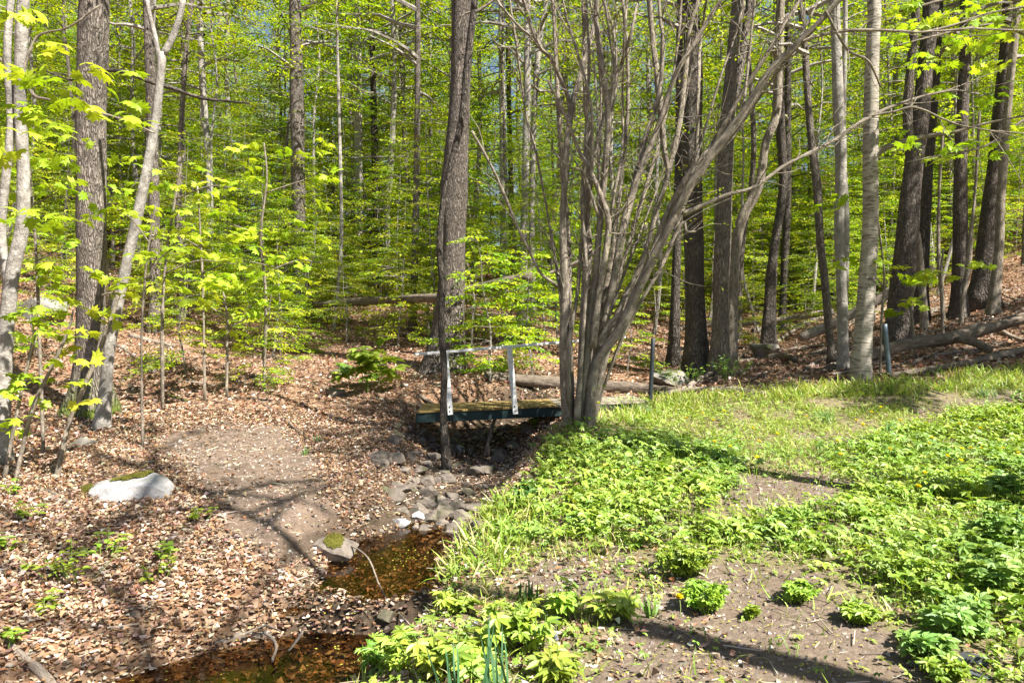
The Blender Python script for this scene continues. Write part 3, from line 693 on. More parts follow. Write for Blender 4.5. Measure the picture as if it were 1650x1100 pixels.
ttree('forest_tree', 'thin snaking trunk between the elbowed trunk and the pale double beech', 'tree', [(1341,580,13),(1331,470,12),(1323,400,12),(1316,300,12),(1306,210,11),(1300,130,11),(1296,60,10),(1288,0,9)], 'bark_rough', Y=13.5, H=13, crown=0, rough=.09)
ttree('beech_tree', 'pale double-stemmed beech just behind the birch', 'tree', [(1359,608,20),(1357,480,17),(1352,370,16),(1355,250,17),(1350,150,16),(1347,60,15),(1345,0,14)], 'bark_grey', Y=12.6, H=15, crown=1, cz=8,
      forks=[[(1362,470,10),(1363,350,11),(1358,240,10),(1360,140,8),(1362,0,8)]])
ttree('birch_tree', 'thick birch trunk with flaking banded bark on the lawn edge', 'tree', [(1386,613,34),(1391,540,28),(1396,470,26),(1402,370,24),(1403,250,23),(1404,150,22),(1407,50,21),(1408,0,21)], 'bark_birch', H=16, crown=2, flare=.35, rough=.03, seg=18, cz=9,
      limbs=[[(1405,255,10),(1432,236,9),(1483,222,8),(1537,214,6),(1583,201,5),(1640,190,4),(1700,180,4)]])
ttree('forest_tree', 'stout rough trunk on the slope behind the blue grey post, forking halfway up', 'tree', [(1446,548,40),(1453,470,33),(1462,380,32),(1468,300,30),(1482,200,27),(1492,100,24),(1500,0,22)], 'bark_brown', Y=15.2, H=17, crown=0, flare=.4, seg=16, cz=9,
      forks=[[(1470,260,18),(1462,180,15),(1470,80,14),(1476,0,13)]])
ttree('forest_tree', 'dim trunk half hidden by the stout forked trunk', 'tree', [(1483,500,24),(1488,380,20),(1494,260,18),(1506,120,16),(1512,0,15)], 'bark_dark', Y=18.5, H=16, crown=1)
ttree('forest_tree', 'mottled brown trunk between the stout forked trunk and the corner pair', 'tree', [(1546,485,22),(1547,370,20),(1548,260,19),(1553,120,17),(1556,0,16)], 'bark_brown', Y=18, H=16, crown=2)
ttree('forest_tree', 'heavy brown trunk of the leaning corner pair on the slope', 'tree', [(1584,487,40),(1592,390,30),(1600,300,25),(1612,180,22),(1624,60,20),(1628,0,20)], 'bark_brown', Y=18.5, H=16, crown=0, seg=14)
ttree('forest_tree', 'thinner trunk of the leaning corner pair on the slope', 'tree', [(1602,478,16),(1610,400,13),(1614,300,13),(1626,150,12),(1640,0,11)], 'bark_hazel', Y=17.5, H=14, crown=1)
for i, (pts, Y, lab) in enumerate([
    ([(1551,485,6),(1560,430,9),(1565,370,6),(1572,300,5),(1578,180,4)], 17, 'thin crooked sapling stem beside the mottled brown trunk'),
    ([(1488,500,12),(1483,430,10),(1480,380,6),(1472,330,5),(1470,240,4)], 17.2, 'bare bent sapling stem leaning on the stout forked trunk'),
    ([(1518,480,7),(1512,400,6),(1514,300,5),(1520,200,4)], 18, 'straight bare sapling stem on the open leafy slope')]):
    ttree('sapling', lab, 'sapling', pts, 'bark_hazel', Y=Y, H=0, flare=.3, rough=.1, seg=7)

# ------------------------------------------------------------------ spreading hazel beside the bridge
hz = hit(936, 688); HY = hz[1]; hbase = np.array([hz[0], HY, g1(hz[0], HY)])
hroot = empty('hazel_tree', hbase, 'many-stemmed bare hazel spreading like a fan beside the footbridge', 'tree')
STEMS = [ # px,py,w,(dY)
 [(917,692,22,0),(909,610,17,-.05),(908,540,15,-.1),(911,470,14,-.1),(907,370,13,-.1),(911,260,12,-.1),(917,190,12,0),(936,110,11,.1),(952,50,10,.2),(958,0,9,.3)],
 [(917,200,9,0),(917,165,8,0),(905,130,7,-.1),(890,95,7,-.2),(868,70,6,-.3),(845,0,6,-.4)],
 [(868,72,4,-.3),(835,40,4,-.4),(810,10,4,-.5),(800,-10,4,-.5)],
 [(922,688,16,.1),(920,600,12,.15),(917,480,11,.2),(914,380,10,.25),(905,250,9,.3),(900,180,8,.3),(893,60,7,.3),(890,0,7,.3)],
 [(955,560,12,-.2),(966,470,11,-.25),(980,380,11,-.3),(977,340,10,-.3),(952,280,8,-.3),(930,240,7,-.3),(905,180,6,-.35),(880,130,5,-.4)],
 [(928,690,20,.2),(938,590,16,.25),(946,480,14,.3),(950,400,13,.3),(945,330,11,.3),(950,240,9,.4),(944,160,8,.4),(942,60,7,.4),(940,0,7,.4)],
 [(935,690,20,.0),(944,600,16,-.1),(957,480,14,-.15),(966,380,12,-.2),(976,280,11,-.25),(983,180,10,-.3),(972,90,9,-.3),(965,30,8,-.3),(968,0,7,-.3)],
 [(983,180,6,-.3),(990,110,6,-.35),(984,70,5,-.4),(978,20,5,-.4),(974,0,5,-.4)],
 [(940,690,18,.3),(952,590,14,.4),(975,470,13,.5),(992,370,11,.6),(1003,270,9,.7),(1012,170,8,.8),(1010,80,7,.9),(1002,0,7,.9)],
 [(943,690,20,.05),(957,600,16,.05),(978,500,14,.1),(1000,400,12,.1),(1020,300,10,.15),(1040,220,9,.2),(1062,140,8,.2),(1066,60,7,.2),(1060,0,7,.2)],
 [(948,690,24,-.1),(957,600,20,-.15),(976,562,18,-.2),(1001,528,17,-.25),(1030,463,16,-.3),(1066,390,15,-.4),(1108,308,14,-.5),(1138,263,14,-.55),(1199,183,13,-.65),(1245,113,12,-.75),(1289,67,11,-.8),(1345,8,10,-.9),(1400,-50,9,-1)],
 [(962,560,15,-.1),(985,520,13,-.15),(1012,497,11,-.2),(1046,420,10,-.2),(1072,350,10,-.2),(1110,280,9,-.3),(1150,230,9,-.3),(1190,160,8,-.4),(1235,90,8,-.5),(1270,30,7,-.5),(1290,-10,7,-.5)],
 [(968,540,14,.0),(985,470,12,.0),(1003,370,12,.05),(1030,280,11,.1),(1062,200,10,.1),(1078,283,1,.1)][:5] + [(1090,120,9,.1),(1120,70,8,.1),(1150,20,8,.1),(1170,-15,7,.1)],
 [(950,690,18,.2),(965,620,14,.25),(990,520,13,.3),(1035,420,12,.35),(1060,330,12,.4),(1075,283,12,.4),(1070,233,11,.4),(1062,140,11,.4),(1052,60,10,.5),(1047,0,10,.5)],
 [(1076,285,10,.4),(1095,200,9,.45),(1104,120,9,.5),(1112,50,8,.5),(1125,0,8,.5)],
 [(945,688,12,.5),(965,560,9,.7),(1005,420,8,.9),(1042,300,7,1.0),(1075,180,6,1.1),(1095,60,6,1.1),(1100,0,6,1.1)],
 [(930,680,12,-.15),(938,560,9,-.2),(945,440,8,-.2),(940,330,7,-.2),(947,220,6,-.2),(953,90,5,-.2),(948,0,5,-.2)],
 [(912,470,8,0),(890,455,6,-.1),(870,440,6,-.1),(850,400,5,-.15),(832,360,5,-.2),(812,310,5,-.2),(790,260,4,-.3),(765,215,4,-.3)],
 [(963,345,6,-.3),(940,280,5,-.3),(915,268,4,-.4),(890,240,3,-.4)],
 [(1100,345,10,-.4),(1135,330,8,-.4),(1173,313,8,-.4),(1217,300,7,-.4),(1260,268,7,-.4),(1297,247,6,-.4),(1347,220,6,-.3),(1397,187,6,-.3),(1460,160,5,-.2),(1527,143,4,-.2),(1580,148,3,-.2)],
 [(1397,188,4,-.3),(1440,180,4,-.3),(1478,174,4,-.3),(1540,200,3,-.2),(1600,213,3,-.2),(1660,218,3,-.2)],
 [(1290,68,7,-.8),(1320,58,6,-.8),(1362,50,6,-.7),(1433,50,5,-.7),(1483,53,5,-.6),(1567,48,4,-.6),(1655,50,3,-.5)],
 [(1483,53,4,-.6),(1540,40,4,-.5),(1590,22,3,-.5),(1660,8,3,-.5)],
 [(1330,18,5,-.9),(1365,80,5,-.8),(1400,100,4,-.8),(1420,140,3,-.7)],
 [(1108,305,6,-.5),(1130,230,5,-.4),(1160,130,5,-.4),(1185,60,4,-.3),(1200,0,4,-.3)],
 [(1197,185,5,-.6),(1205,110,5,-.5),(1212,40,4,-.5),(1215,0,4,-.5)],
 [(1078,400,6,-.4),(1100,360,5,-.4),(1108,375,4,-.4),(1122,377,3,-.4)],
]
hr = np.random.default_rng(44)
for k in (0, 3, 5, 6, 8, 9, 11, 13, 15):
    s = STEMS[k]; j = hr.normal(0, 7, 2); ph = hr.uniform(0, 6.28)
    STEMS.append([(q[0] + j[0] * i * .8 + 6 * math.sin(i * .9 + ph) * min(1, i * .5) + (hr.normal(0, 4) if i == 0 else 0), q[1], q[2] * hr.uniform(.45, .6), q[3] + .18 * hr.normal()) for i, q in enumerate(s)])
lp = []; ld = []
for s in STEMS:
    b = MB()
    p = np.array([P(a[0], a[1], HY + a[3]) for a in s]); r = np.array([a[2] * .44 / F * HY for a in s])
    if s[0][1] > 680: p[0][2] = g1(p[0][0], p[0][1]) - .08
    pe, re = extend(p, r, 6.2 if r[-1] > .02 else 5, hbase[2]) if s[-1][1] <= 0 else (p, r)
    tp, tr = tube(b, pe, re, 9 if r[0] > .03 else 6, 6 * len(pe), 0, rough=.13, flare=.25 if s[0][1] > 680 else 0, wig=.006)
    n = len(tp); ln = np.linalg.norm(np.diff(tp, axis=0), axis=1).sum()
    for q in range(int(ln * 4.2)):
        k = int(rng.integers(int(n * .3), n - 1)); p0 = tp[k]
        if p0[2] < hbase[2] + 1.3: continue
        ax = nrm(tp[min(k+1, n-1)] - tp[k-1]); d = nrm(ax * .8 + rng.normal(0, .6, 3) + np.array([.05, -.1, .1])); L = rng.uniform(.25, 1.1)
        pts = p0 + d * np.linspace(0, L, 4)[:, None] + np.cumsum(rng.normal(0, .03, (4, 3)), 0) * np.array([[0],[1],[1],[1]])
        tube(b, pts, np.array([.0065, .005, .0035, .002]) * rng.uniform(.7, 1.3), 4, 6, 0, cap=False, rough=0)
        if rng.uniform() < .28: lp.append(pts[-1]); ld.append(d)
    b.build('stem', M['bark_hazel'], hroot, hbase)
# few small opening leaves at the twig ends
leaves_part('foliage', hroot, hbase, np.array(lp), np.array(ld), .14, 4, (.03, .055), T_beech(), SPRING, twig=False)
# two low sprigs on the stems
pp = [hit(0,0)*0 + P(a, c, HY - .2) for a, c in ((957,625),(940,600),(935,540),(1008,455),(960,648),(932,672))]
leaves_part('foliage', hroot, hbase, np.array(pp), randdir(len(pp), 0, .5), .16, 6, (.04, .07), T_beech(), SPRING)

# ------------------------------------------------------------------ maple branches with large leaves hanging into the view
def maple_sprays(root, base, spots, Y, size=(.10, .15), K=5, dy=.35):
    P0 = np.array([P(a, c, Y + rng.uniform(-dy, dy)) for a, c in spots]); D = randdir(len(P0), -.15, .2)
    return leaves_part('foliage', root, base, P0 - D * .12, D, .26, K, size, T_maple(), MAPLE, droop=.25, jit=.45, width=.35)
rt, bs = r1[0], r1[1]
sp = [(x + rng.normal(0, 16), y + rng.normal(0, 12)) for x, y in [(60,20),(20,20),(10,75),(70,90),(10,95),(90,140),(125,120),(140,150),(105,85),(40,100),(165,125),(190,150),(215,120),(205,190),(140,160),(30,185),(60,195),(20,215),(70,220),(10,235),(50,240),(15,330),(40,345),(60,350),(20,355),(10,190),(45,160),(95,135)]]
maple_sprays(rt, bs, sp, 6.4)
def maple_sapling(label, stems, spots, Y, size=(.09, .14), group=None, K=5, name='maple_sapling'):
    p0 = P(stems[0][0][0], stems[0][0][1], Y); base = np.array([p0[0], Y, g1(p0[0], Y)])
    root = empty(name, base, label, 'sapling', group); b = MB()
    for s in stems:
        p, r = px_pts(s, Y)
        if s is stems[0] or s[0][1] > 640: p[0][2] = min(p[0][2], g1(p[0][0], Y)) - .05
        tube(b, p, r, 7, 5 * len(p), 0, rough=.1, wig=.003)
    b.build('stem', M['bark_hazel'], root, base)
    maple_sprays(root, base, spots, Y, size, K)
    return root
maple_sapling('arching maple sapling with one bent bare stem crossing the mossy tree foot', [[(90,738,9),(110,686,8),(133,629,8),(157,572,7),(180,512,6),(190,478,6)],[(190,478,4),(178,472,3),(160,475,3)]],
    [(150,500),(170,505),(140,575),(150,640),(135,610),(165,500),(190,470),(120,555),(145,430),(190,445),(205,455)], 7.2)
maple_sapling('upright maple sapling leaning toward the mossy tree, leaves up its stem', [[(22,745,7),(50,665,6),(80,598,5),(107,541,5),(120,500,3)]], [(90,578),(60,605),(45,608),(110,540),(118,528),(62,645),(96,475),(75,495),(60,520)], 6.9)
maple_sapling('slender maple sapling nearest the pale split tree', [[(5,745,6),(30,650,5),(50,565,5),(56,530,4)]], [(56,532),(25,600),(22,625),(60,510),(40,500),(10,690),(28,672)], 7.0)
maple_sapling('maple sapling holding bright leaf layers in front of the thin leaning trunk', [[(230,640,5),(228,560,4),(232,470,4),(240,390,3),(250,330,2)],[(235,450,3),(265,410,2),(300,395,2)],[(240,390,3),(210,350,2),(180,330,2)]],
    [(x + rng.normal(0,8), y + rng.normal(0,5)) for x, y in [(180,335),(200,340),(215,345),(150,330),(265,385),(285,390),(250,400),(320,400),(335,408),(225,410),(205,460),(275,470),(320,488),(330,480),(190,300),(160,345),(290,360),(240,360)]], 8.6)
maple_sapling('maple sapling spreading bright flat leaf tiers over the litter slope', [[(330,600,5),(328,520,4),(326,440,4),(322,360,3),(318,300,3)],[(326,440,3),(380,420,2),(440,430,2)],[(324,400,3),(290,380,2)]],
    [(x + rng.normal(0,12), y + rng.normal(0,6)) for x, y in [(290,370),(310,385),(350,385),(370,400),(395,410),(420,395),(440,420),(460,440),(410,440),(360,430),(335,350),(310,330),(300,420),(430,460),(380,450),(480,420)]], 11.5, (.10,.15))
def cloud(n, x0, x1, y0, y1, s=1):
    q = np.random.default_rng(int(x0 + y0 + n)); return [(q.uniform(x0, x1), q.choice(np.linspace(y0, y1, 6)) + q.normal(0, 6 * s)) for _ in range(n)]
maple_sapling('broad maple sapling hanging wide leaf tiers before the dark straight trunk', [[(262,610,6),(262,500,5),(270,400,4),(285,310,3),(295,250,2)],[(266,440,3),(320,420,2),(380,425,2)],[(272,390,3),(220,370,2),(185,372,2)],[(284,320,3),(340,300,2),(390,305,2)]], cloud(46, 180, 400, 260, 450), 10.8, (.10,.15))
maple_sapling('tall maple sapling with leaf tiers before the lone tall grey trunk', [[(425,590,6),(428,480,5),(420,380,4),(430,290,3),(426,230,2)],[(426,440,3),(480,420,2),(520,425,2)],[(424,380,3),(370,360,2)],[(430,310,3),(490,290,2)]], cloud(42, 350, 540, 240, 460), 12.5, (.11,.16))
maple_sapling('low maple sapling with drooping leaf layers at the middle of the slope', [[(365,585,5),(366,520,4),(360,470,3)],[(366,530,3),(410,505,2)],[(365,510,3),(330,490,2)]], cloud(22, 310, 450, 455, 540), 11.8, (.09,.13))
maple_sapling('dusky maple sapling shading the view edge above the mossy boulder', [[(70,610,6),(62,500,5),(58,400,4),(50,300,3),(45,220,2)],[(60,420,3),(100,400,2)],[(55,330,3),(95,310,2)]], cloud(34, -5, 125, 210, 430), 8.2, (.09,.14))
maple_sapling('young maple with drooping dark leaves beside the birch trunk', [[(1418,600,5),(1420,520,4),(1425,450,4),(1418,380,3),(1410,330,3)],[(1422,460,3),(1390,420,2),(1355,415,2)]],
    [(x + rng.normal(0,7), y + rng.normal(0,5)) for x, y in [(1350,420),(1365,415),(1380,425),(1395,430),(1410,420),(1430,435),(1440,430),(1455,450),(1340,310),(1352,320),(1330,325),(1345,335),(1465,485),(1470,475)]], 11.8, (.10,.15))
maple_sapling('young maple in the slope litter with two pale leaf tiers', [[(1476,560,5),(1470,520,4),(1468,490,3),(1475,455,3)],[(1470,510,3),(1440,500,2)]],
    [(1430,498),(1445,500),(1470,480),(1480,485),(1460,448),(1475,450),(1490,440),(1500,445)], 13.4, (.12,.18))
maple_sapling('young maple high on the slope by the stout forked trunk', [[(1520,500,5),(1516,450,4),(1520,400,3)]], [(1490,440),(1505,435),(1520,440),(1535,445),(1560,425),(1575,420),(1590,425),(1500,450)], 15, (.14,.2))
# over the top corner: a maple whose trunk stands outside the view
cb = np.array([10.8, 10.5, g1(10.8, 10.5)]); rt = empty('maple_tree', cb, 'maple boughs with yellow green leaves reaching in over the birch corner', 'tree'); b = MB()
tube(b, [cb - [0,0,.1], cb + [.1,0,3], cb + [-.1,.1,7], cb + [.2,0,11]], [.2,.17,.13,.06], 12, 24, 0, flare=.5); b.build('trunk', M['bark_rough'], rt, cb)
for s in ([(1880,150,14),(1760,90,8),(1660,60,5),(1600,40,4),(1500,60,3),(1440,75,2)], [(1880,170,14),(1750,180,8),(1660,190,5),(1590,235,4),(1520,250,3),(1460,262,2)], [(1880,60,12),(1700,10,7),(1560,-5,5),(1450,20,3)]):
    lb = MB(); p, r = px_pts(s, 10.4); tube(lb, p, r, 6, 24, 0, rough=.1, wig=.004); lb.build('branch', M['bark_hazel'], rt, cb)
maple_sprays(rt, cb, [(rng.uniform(1440, 1690), v) for v in np.concatenate([rng.uniform(0, 110, 40), rng.uniform(120, 270, 26)])], 10.4, (.10, .16), 5, .9)

# ------------------------------------------------------------------ forest behind: saplings and tall trees
def proto_tall(i):
    b = MB(); H = 21; r0 = rng.uniform(.10, .15)
    zz = np.linspace(0, H, 9); pts = np.stack([np.cumsum(rng.normal(0, .10, 9)) * (zz > 0), np.cumsum(rng.normal(0, .10, 9)) * (zz > 0), zz], 1); pts[0, 2] = -.3
    tp, tr = tube(b, pts, r0 * np.linspace(1, .2, 9) ** .8, 9, 36, 0, rough=.06, flare=.6)
    ax = lambda z: tp[np.argmin(np.abs(tp[:, 2] - z))]
    c = MB(); crown_into(c, 2.4 + i % 3, H - .5, 3.4, 46, 10, 14, (.11, .19), T_lite(), SPRING, up=(.05, .9), L=(.7, 1.5), axis=ax, thick=.03, taper=False)
    return b, c
def proto_sap(i):
    b = MB(); H = (7.5, 5.5, 9, 4.2)[i]
    zz = np.linspace(0, H, 7); pts = np.stack([np.cumsum(rng.normal(0, .08, 7)) * (zz > 0), np.cumsum(rng.normal(0, .08, 7)) * (zz > 0), zz], 1); pts[0, 2] = -.2
    tp, tr = tube(b, pts, (.028 + .004 * i) * np.linspace(1, .2, 7), 6, 22, 0, rough=.08)
    ax = lambda z: tp[np.argmin(np.abs(tp[:, 2] - z))]
    c = MB(); crown_into(c, H * .12, H * .97, 2.1 if H > 5 else 1.5, int(6.5 * H) + 4, 11, 18, (.075, .125), T_beech() if i == 3 else T_lite(), SPRING, up=(-.02, .5), L=(.45, .95), axis=ax, thick=.012, jit=.42)
    return b, c
def proto_pole(i):
    b = MB(); H = 15
    zz = np.linspace(0, H, 8); pts = np.stack([np.cumsum(rng.normal(0, .16, 8)) * (zz > 0), np.cumsum(rng.normal(0, .16, 8)) * (zz > 0), zz], 1); pts[0, 2] = -.3
    tp, tr = tube(b, pts, (.055 + .012 * i) * np.linspace(1, .3, 8), 7, 30, 0, rough=.09, flare=.4)
    ax = lambda z: tp[np.argmin(np.abs(tp[:, 2] - z))]
    c = MB(); crown_into(c, 6, H - .2, 1.9, 20, 8, 15, (.10, .16), T_lite(), SPRING, up=(.2, 1.), L=(.6, 1.1), axis=ax, thick=.02, taper=False)
    return b, c
def make_proto(kind, i, bark):
    b, c = {'tall': proto_tall, 'sap': proto_sap, 'pole': proto_pole}[kind](i)
    return as_mesh(b, 'trunk', [M[bark]]), as_mesh(c, 'crown', [M[bark], M['leaf']])
TALL = [make_proto('tall', i, ('bark_far', 'bark_grey', 'bark_rough', 'bark_far', 'bark_dark')[i]) for i in range(5)]
SAPS = [make_proto('sap', i, 'bark_far') for i in range(4)]
POLES = [make_proto('pole', i, ('bark_grey', 'bark_far', 'bark_rough')[i]) for i in range(3)]
def forest(kinds, name, cat, n, yr, space, sc, zone, seed):
    r = np.random.default_rng(seed); pts = []; tries = 0
    while len(pts) < n and tries < 20000:
        tries += 1
        Y = math.sqrt(r.uniform(yr[0] ** 2, yr[1] ** 2)); X = r.uniform(-.80, .80) * Y
        if any((X - a) ** 2 + (Y - c) ** 2 < space ** 2 for a, c in pts): continue
        z = g1(X, Y); px, py = proj(X, Y, z)
        if Y > 26 and abs(px - 805) < 12 + 700 / Y: continue
        near = cat == 'sapling' and Y < 25
        lab = zone(px, py, Y)
        if lab is None: continue
        pts.append((X, Y))
        s = r.uniform(*sc) * (.58 if near else 1); k = int(r.integers(len(kinds)))
        o = empty(name, (X, Y, z), lab[0], cat, lab[1]); o.rotation_euler = (0, 0, r.uniform(0, 6.28)); o.scale = (s, s, s)
        obj_from(kinds[k][0], 'trunk', o); obj_from(kinds[k][1], 'crown', o)
def zt(px, py, Y):
    if Y < 26 and px > 1000 and px < 1400: pass
    if Y > 45: return ('slim forest tree far up the wooded slope among many alike', 'far forest trees')
    if px < 720: return ('leafy spring beech in the wood above the litter slope, one of many', 'beeches above the litter slope')
    if px < 1100: return ('grey trunked beech in the wood beyond the footbridge, one of many alike', 'beeches beyond the bridge')
    return ('leafy tree in the valley wood beyond the fallen logs, one of many alike', 'trees beyond the logs')
forest(TALL, 'forest_tree', 'tree', 66, (24, 46), 2.3, (.8, 1.15), zt, 11)
forest(TALL, 'forest_tree', 'tree', 130, (46, 88), 2.8, (.85, 1.2), zt, 12)
def zs(px, py, Y):
    if Y < 20 and (px > 980 or 650 < px < 980 and Y < 15): return None
    if px > 1420 and Y < 24: return None
    if px < 700: return ('thin beech sapling with bright leaf tiers on the litter slope, one of many', 'beech saplings on the litter slope')
    if px < 1060: return ('thin beech sapling in the leafy hollow beyond the footbridge, one of many', 'beech saplings beyond the bridge')
    return ('thin leafy sapling between the trunks of the valley wood, one of many alike', 'saplings of the valley wood')
forest(SAPS[:3], 'beech_sapling', 'sapling', 185, (16.5, 40), 1.1, (.75, 1.25), zs, 13)
forest(SAPS[:3], 'beech_sapling', 'sapling', 70, (38, 60), 2.2, (1., 1.6), zs, 14)
def zp(px, py, Y):
    if Y < 20 and px > 640: return None
    return ('slim pole of a young tree with small high crown, one of many', 'slim pole trees in the wood')
forest(POLES, 'pole_tree', 'tree', 75, (18, 40), 1.3, (.8, 1.2), zp, 15)
# small saplings low on the slope and behind the bridge, each seen by itself
for px, py, s, rz, lab in [(300,602,.55,0,'small beech sapling on the litter just uphill of the mossy footed tree'),(425,622,.42,1,'small beech sapling at the head of the bare earth patch'),
    (440,575,.6,2,'bushy little beech sapling in the middle of the litter slope'),(395,560,.5,3,'small beech sapling uphill beside the bushy one on the litter'),
    (790,618,.62,4,'low beech sapling leafing out right behind the handrail posts'),(860,610,.55,5,'low beech sapling behind the handrail next to the hazel stems'),
    (500,520,.7,.5,'small beech sapling below the lone tall grey trunk'),(640,560,.6,1.5,'small beech sapling uphill of the handrail end'),
    (60,575,.5,.3,'small beech sapling beside the pale split tree foot'),(250,530,.6,1.2,'leafy beech sapling in front of the dark straight trunk'),(345,500,.75,2.2,'tall leafy beech sapling over the middle of the litter slope'),
    (470,500,.8,3.1,'leafy beech sapling at the foot of the lone tall grey trunk'),(560,530,.7,4.2,'leafy beech sapling above the buckeye seedling'),(180,500,.8,5.1,'leafy beech sapling behind the mossy footed tree'),(690,540,.7,.9,'leafy beech sapling hugging the massive ridged tree'),
    (410,470,.95,1.9,'big beech sapling high on the litter slope left of the lone grey trunk'),(290,465,.95,.2,'big beech sapling high on the slope behind the leaning forked trunk'),(610,490,.95,2.9,'big beech sapling uphill between the lone grey trunk and the ridged tree'),
    (760,560,.75,3.7,'leafy beech sapling between the ridged tree and the handrail'),(900,560,.8,4.4,'leafy beech sapling behind the hazel fan'),
    (1010,600,.4,2.5,'small beech sapling beyond the far deck end'),(1215,560,.45,3.5,'shrubby sapling beside the mossy boulder')]:
    q = hit(px, py); o = empty('beech_sapling', (q[0], q[1], g1(q[0], q[1])), lab, 'sapling'); o.rotation_euler = (0, 0, rz); o.scale = (s, s, s)
    obj_from(SAPS[3][0], 'trunk', o); obj_from(SAPS[3][1], 'crown', o)
# trees outside the view on the sun's side: their trunks and thin spring crowns give the shade seen on the ground
for x, y, H, k, cz, sc, lab in [(4.9,.9,18,0,10,.92,'tree beside the viewer whose trunk shadow crosses the bare soil'),(5.2,5.3,13,1,6.5,.58,'tree beyond the lawn edge shading the footbridge'),(5.0,-1.0,16,2,8.0,.74,'tree behind the viewer shading the stream bank'),(14.5,9.5,16,3,6.5,1.05,'tree beyond the lawn side shading the fallen logs'),(12.3,8.6,15,5,5.5,.9,'tree near the lawn side shading the lawn edge posts'),(17.5,12.5,16,4,6.5,1.05,'tree on the slope edge shading the leaning corner pair')]:
    base = np.array([x, y, g1(x, y)]); rt = empty('maple_tree', base, lab, 'tree'); b = MB()
    tp, tr = tube(b, [base - [0,0,.1], base + [.05,0,4], base + [-.1,.1,9], base + [0,0,H]], [.17,.14,.06,.03], 12, 24, 0, flare=.5); b.build('trunk', M['bark_rough'], rt, base)
    obj_from(HIGH[k] if k in (0, 2) else SHADE[k % 2], 'crown', rt, (0, 0, cz), k, sc)

# ------------------------------------------------------------------ footbridge
A = np.array([-1.29, 9.70, .655]); Bq = np.array([2.06, 10.80, .70]); AB = Bq - A; L = np.linalg.norm(AB); ex = AB / L
ey = nrm(np.array([-.04, 1., .0])); ez = np.array([0, 0, 1.])
root = empty('footbridge', A - [0, 0, .3], 'small plank footbridge with white handrail and dark green side beam over the stream', 'footbridge'); fb0 = A - np.array([0, 0, .3])
def box(mb, o, x0, x1, y0, y1, z0, z1, X=ex, Yv=ey, Z=ez, mat=0, bev=.006):
    V = []
    for (a, b_, c) in [(x0,y0,z0),(x1,y0,z0),(x1,y1,z0),(x0,y1,z0),(x0,y0,z1),(x1,y0,z1),(x1,y1,z1),(x0,y1,z1)]: V.append(o + X * a + Yv * b_ + Z * c)
    mb.add(np.array(V), [np.array([[0,3,2,1],[4,5,6,7],[0,1,5,4],[1,2,6,5],[2,3,7,6],[3,0,4,7]])], mat)
def finish_box(o, w=.006):
    bv = o.modifiers.new('bevel', 'BEVEL'); bv.width = w; bv.segments = 2; return o
nb = 26
for k0, k1, mt in ((0, 15, 'deck'), (15, 26, 'deck_grey')):
    b = MB()
    for k in range(k0, k1):
        w = L / nb; dz = rng.normal(0, .0012); e = rng.normal(0, .010, 2)
        box(b, A, k * w + .002, (k + 1) * w - .002, -.02 + e[0], 1.12 + e[1], -.03 + dz, 0 + dz)
    finish_box(b.build('deck', M[mt], root, fb0, smooth=False), .004)
b = MB(); box(b, A, -.02, L + .02, .0,   .055, -.165, -.034); finish_box(b.build('side_beam', M['fascia'], root, fb0, smooth=False))
b = MB(); box(b, A, -.02, L + .02, 1.03, 1.085, -.20, -.034); finish_box(b.build('side_beam', M['fascia'], root, fb0, smooth=False))
def slab_between(mb, p, q, w, t, side):
    d = q - p; n = np.linalg.norm(d); X = d / n; Yv = nrm(side - X * (side @ X)); Z = np.cross(X, Yv)
    box(mb, p, 0, n, -w / 2, w / 2, -t / 2, t / 2, X, Yv, Z)
for (bx, by), (tx, ty), yy in [((725.5,668),(717.5,567),9.70), ((830.5,667),(820.5,559),9.93)]:
    p = P(bx, by, yy - .025); q = P(tx, ty, yy - .025)
    b = MB(); slab_between(b, p, q, .072, .04, ex); po = finish_box(b.build('post', M['white'], root, fb0, smooth=False), .005)
    b = MB()
    for dz in (.05, .11): 
        c = p + (q - p) * dz / np.linalg.norm(q - p) - ey * .024; tube(b, [c, c - ey * .008], [.010, .010], 8, 2)
    b.build('bolt', M['post_dark'], po, fb0)
    po.location = po.location
p = P(668, 571, 9.55); q = P(1006, 543, 10.72); b = MB(); slab_between(b, p, q, .085, .035, np.cross(q - p, ez)); finish_box(b.build('handrail', M['white'], root, fb0, smooth=False), .006)
# ------------------------------------------------------------------ metal posts
for pts, Y, m, lab in [(((1047,645),(1052.5,545)), 11.2, 'post_dark', 'thin dark metal post leaning at the far end of the footbridge'), (((1434,622),(1425.5,522)), 11.6, 'post_blue', 'blue grey metal tube post leaning on the lawn edge beside the birch')]:
    p = P(*pts[0], Y); q = P(*pts[1], Y); base = p.copy(); p[2] = g1(p[0], Y) - .1; b = MB()
    tube(b, [p, p + (q - p) * .5, q], [.040 if m == 'post_blue' else .034] * 3, 16, 6, 0, rough=0)
    o = b.build('metal_post', M[m], None, base); tag(o, lab, 'post')
    bv = o.modifiers.new('bevel', 'BEVEL'); bv.width = .004; bv.limit_method = 'ANGLE'

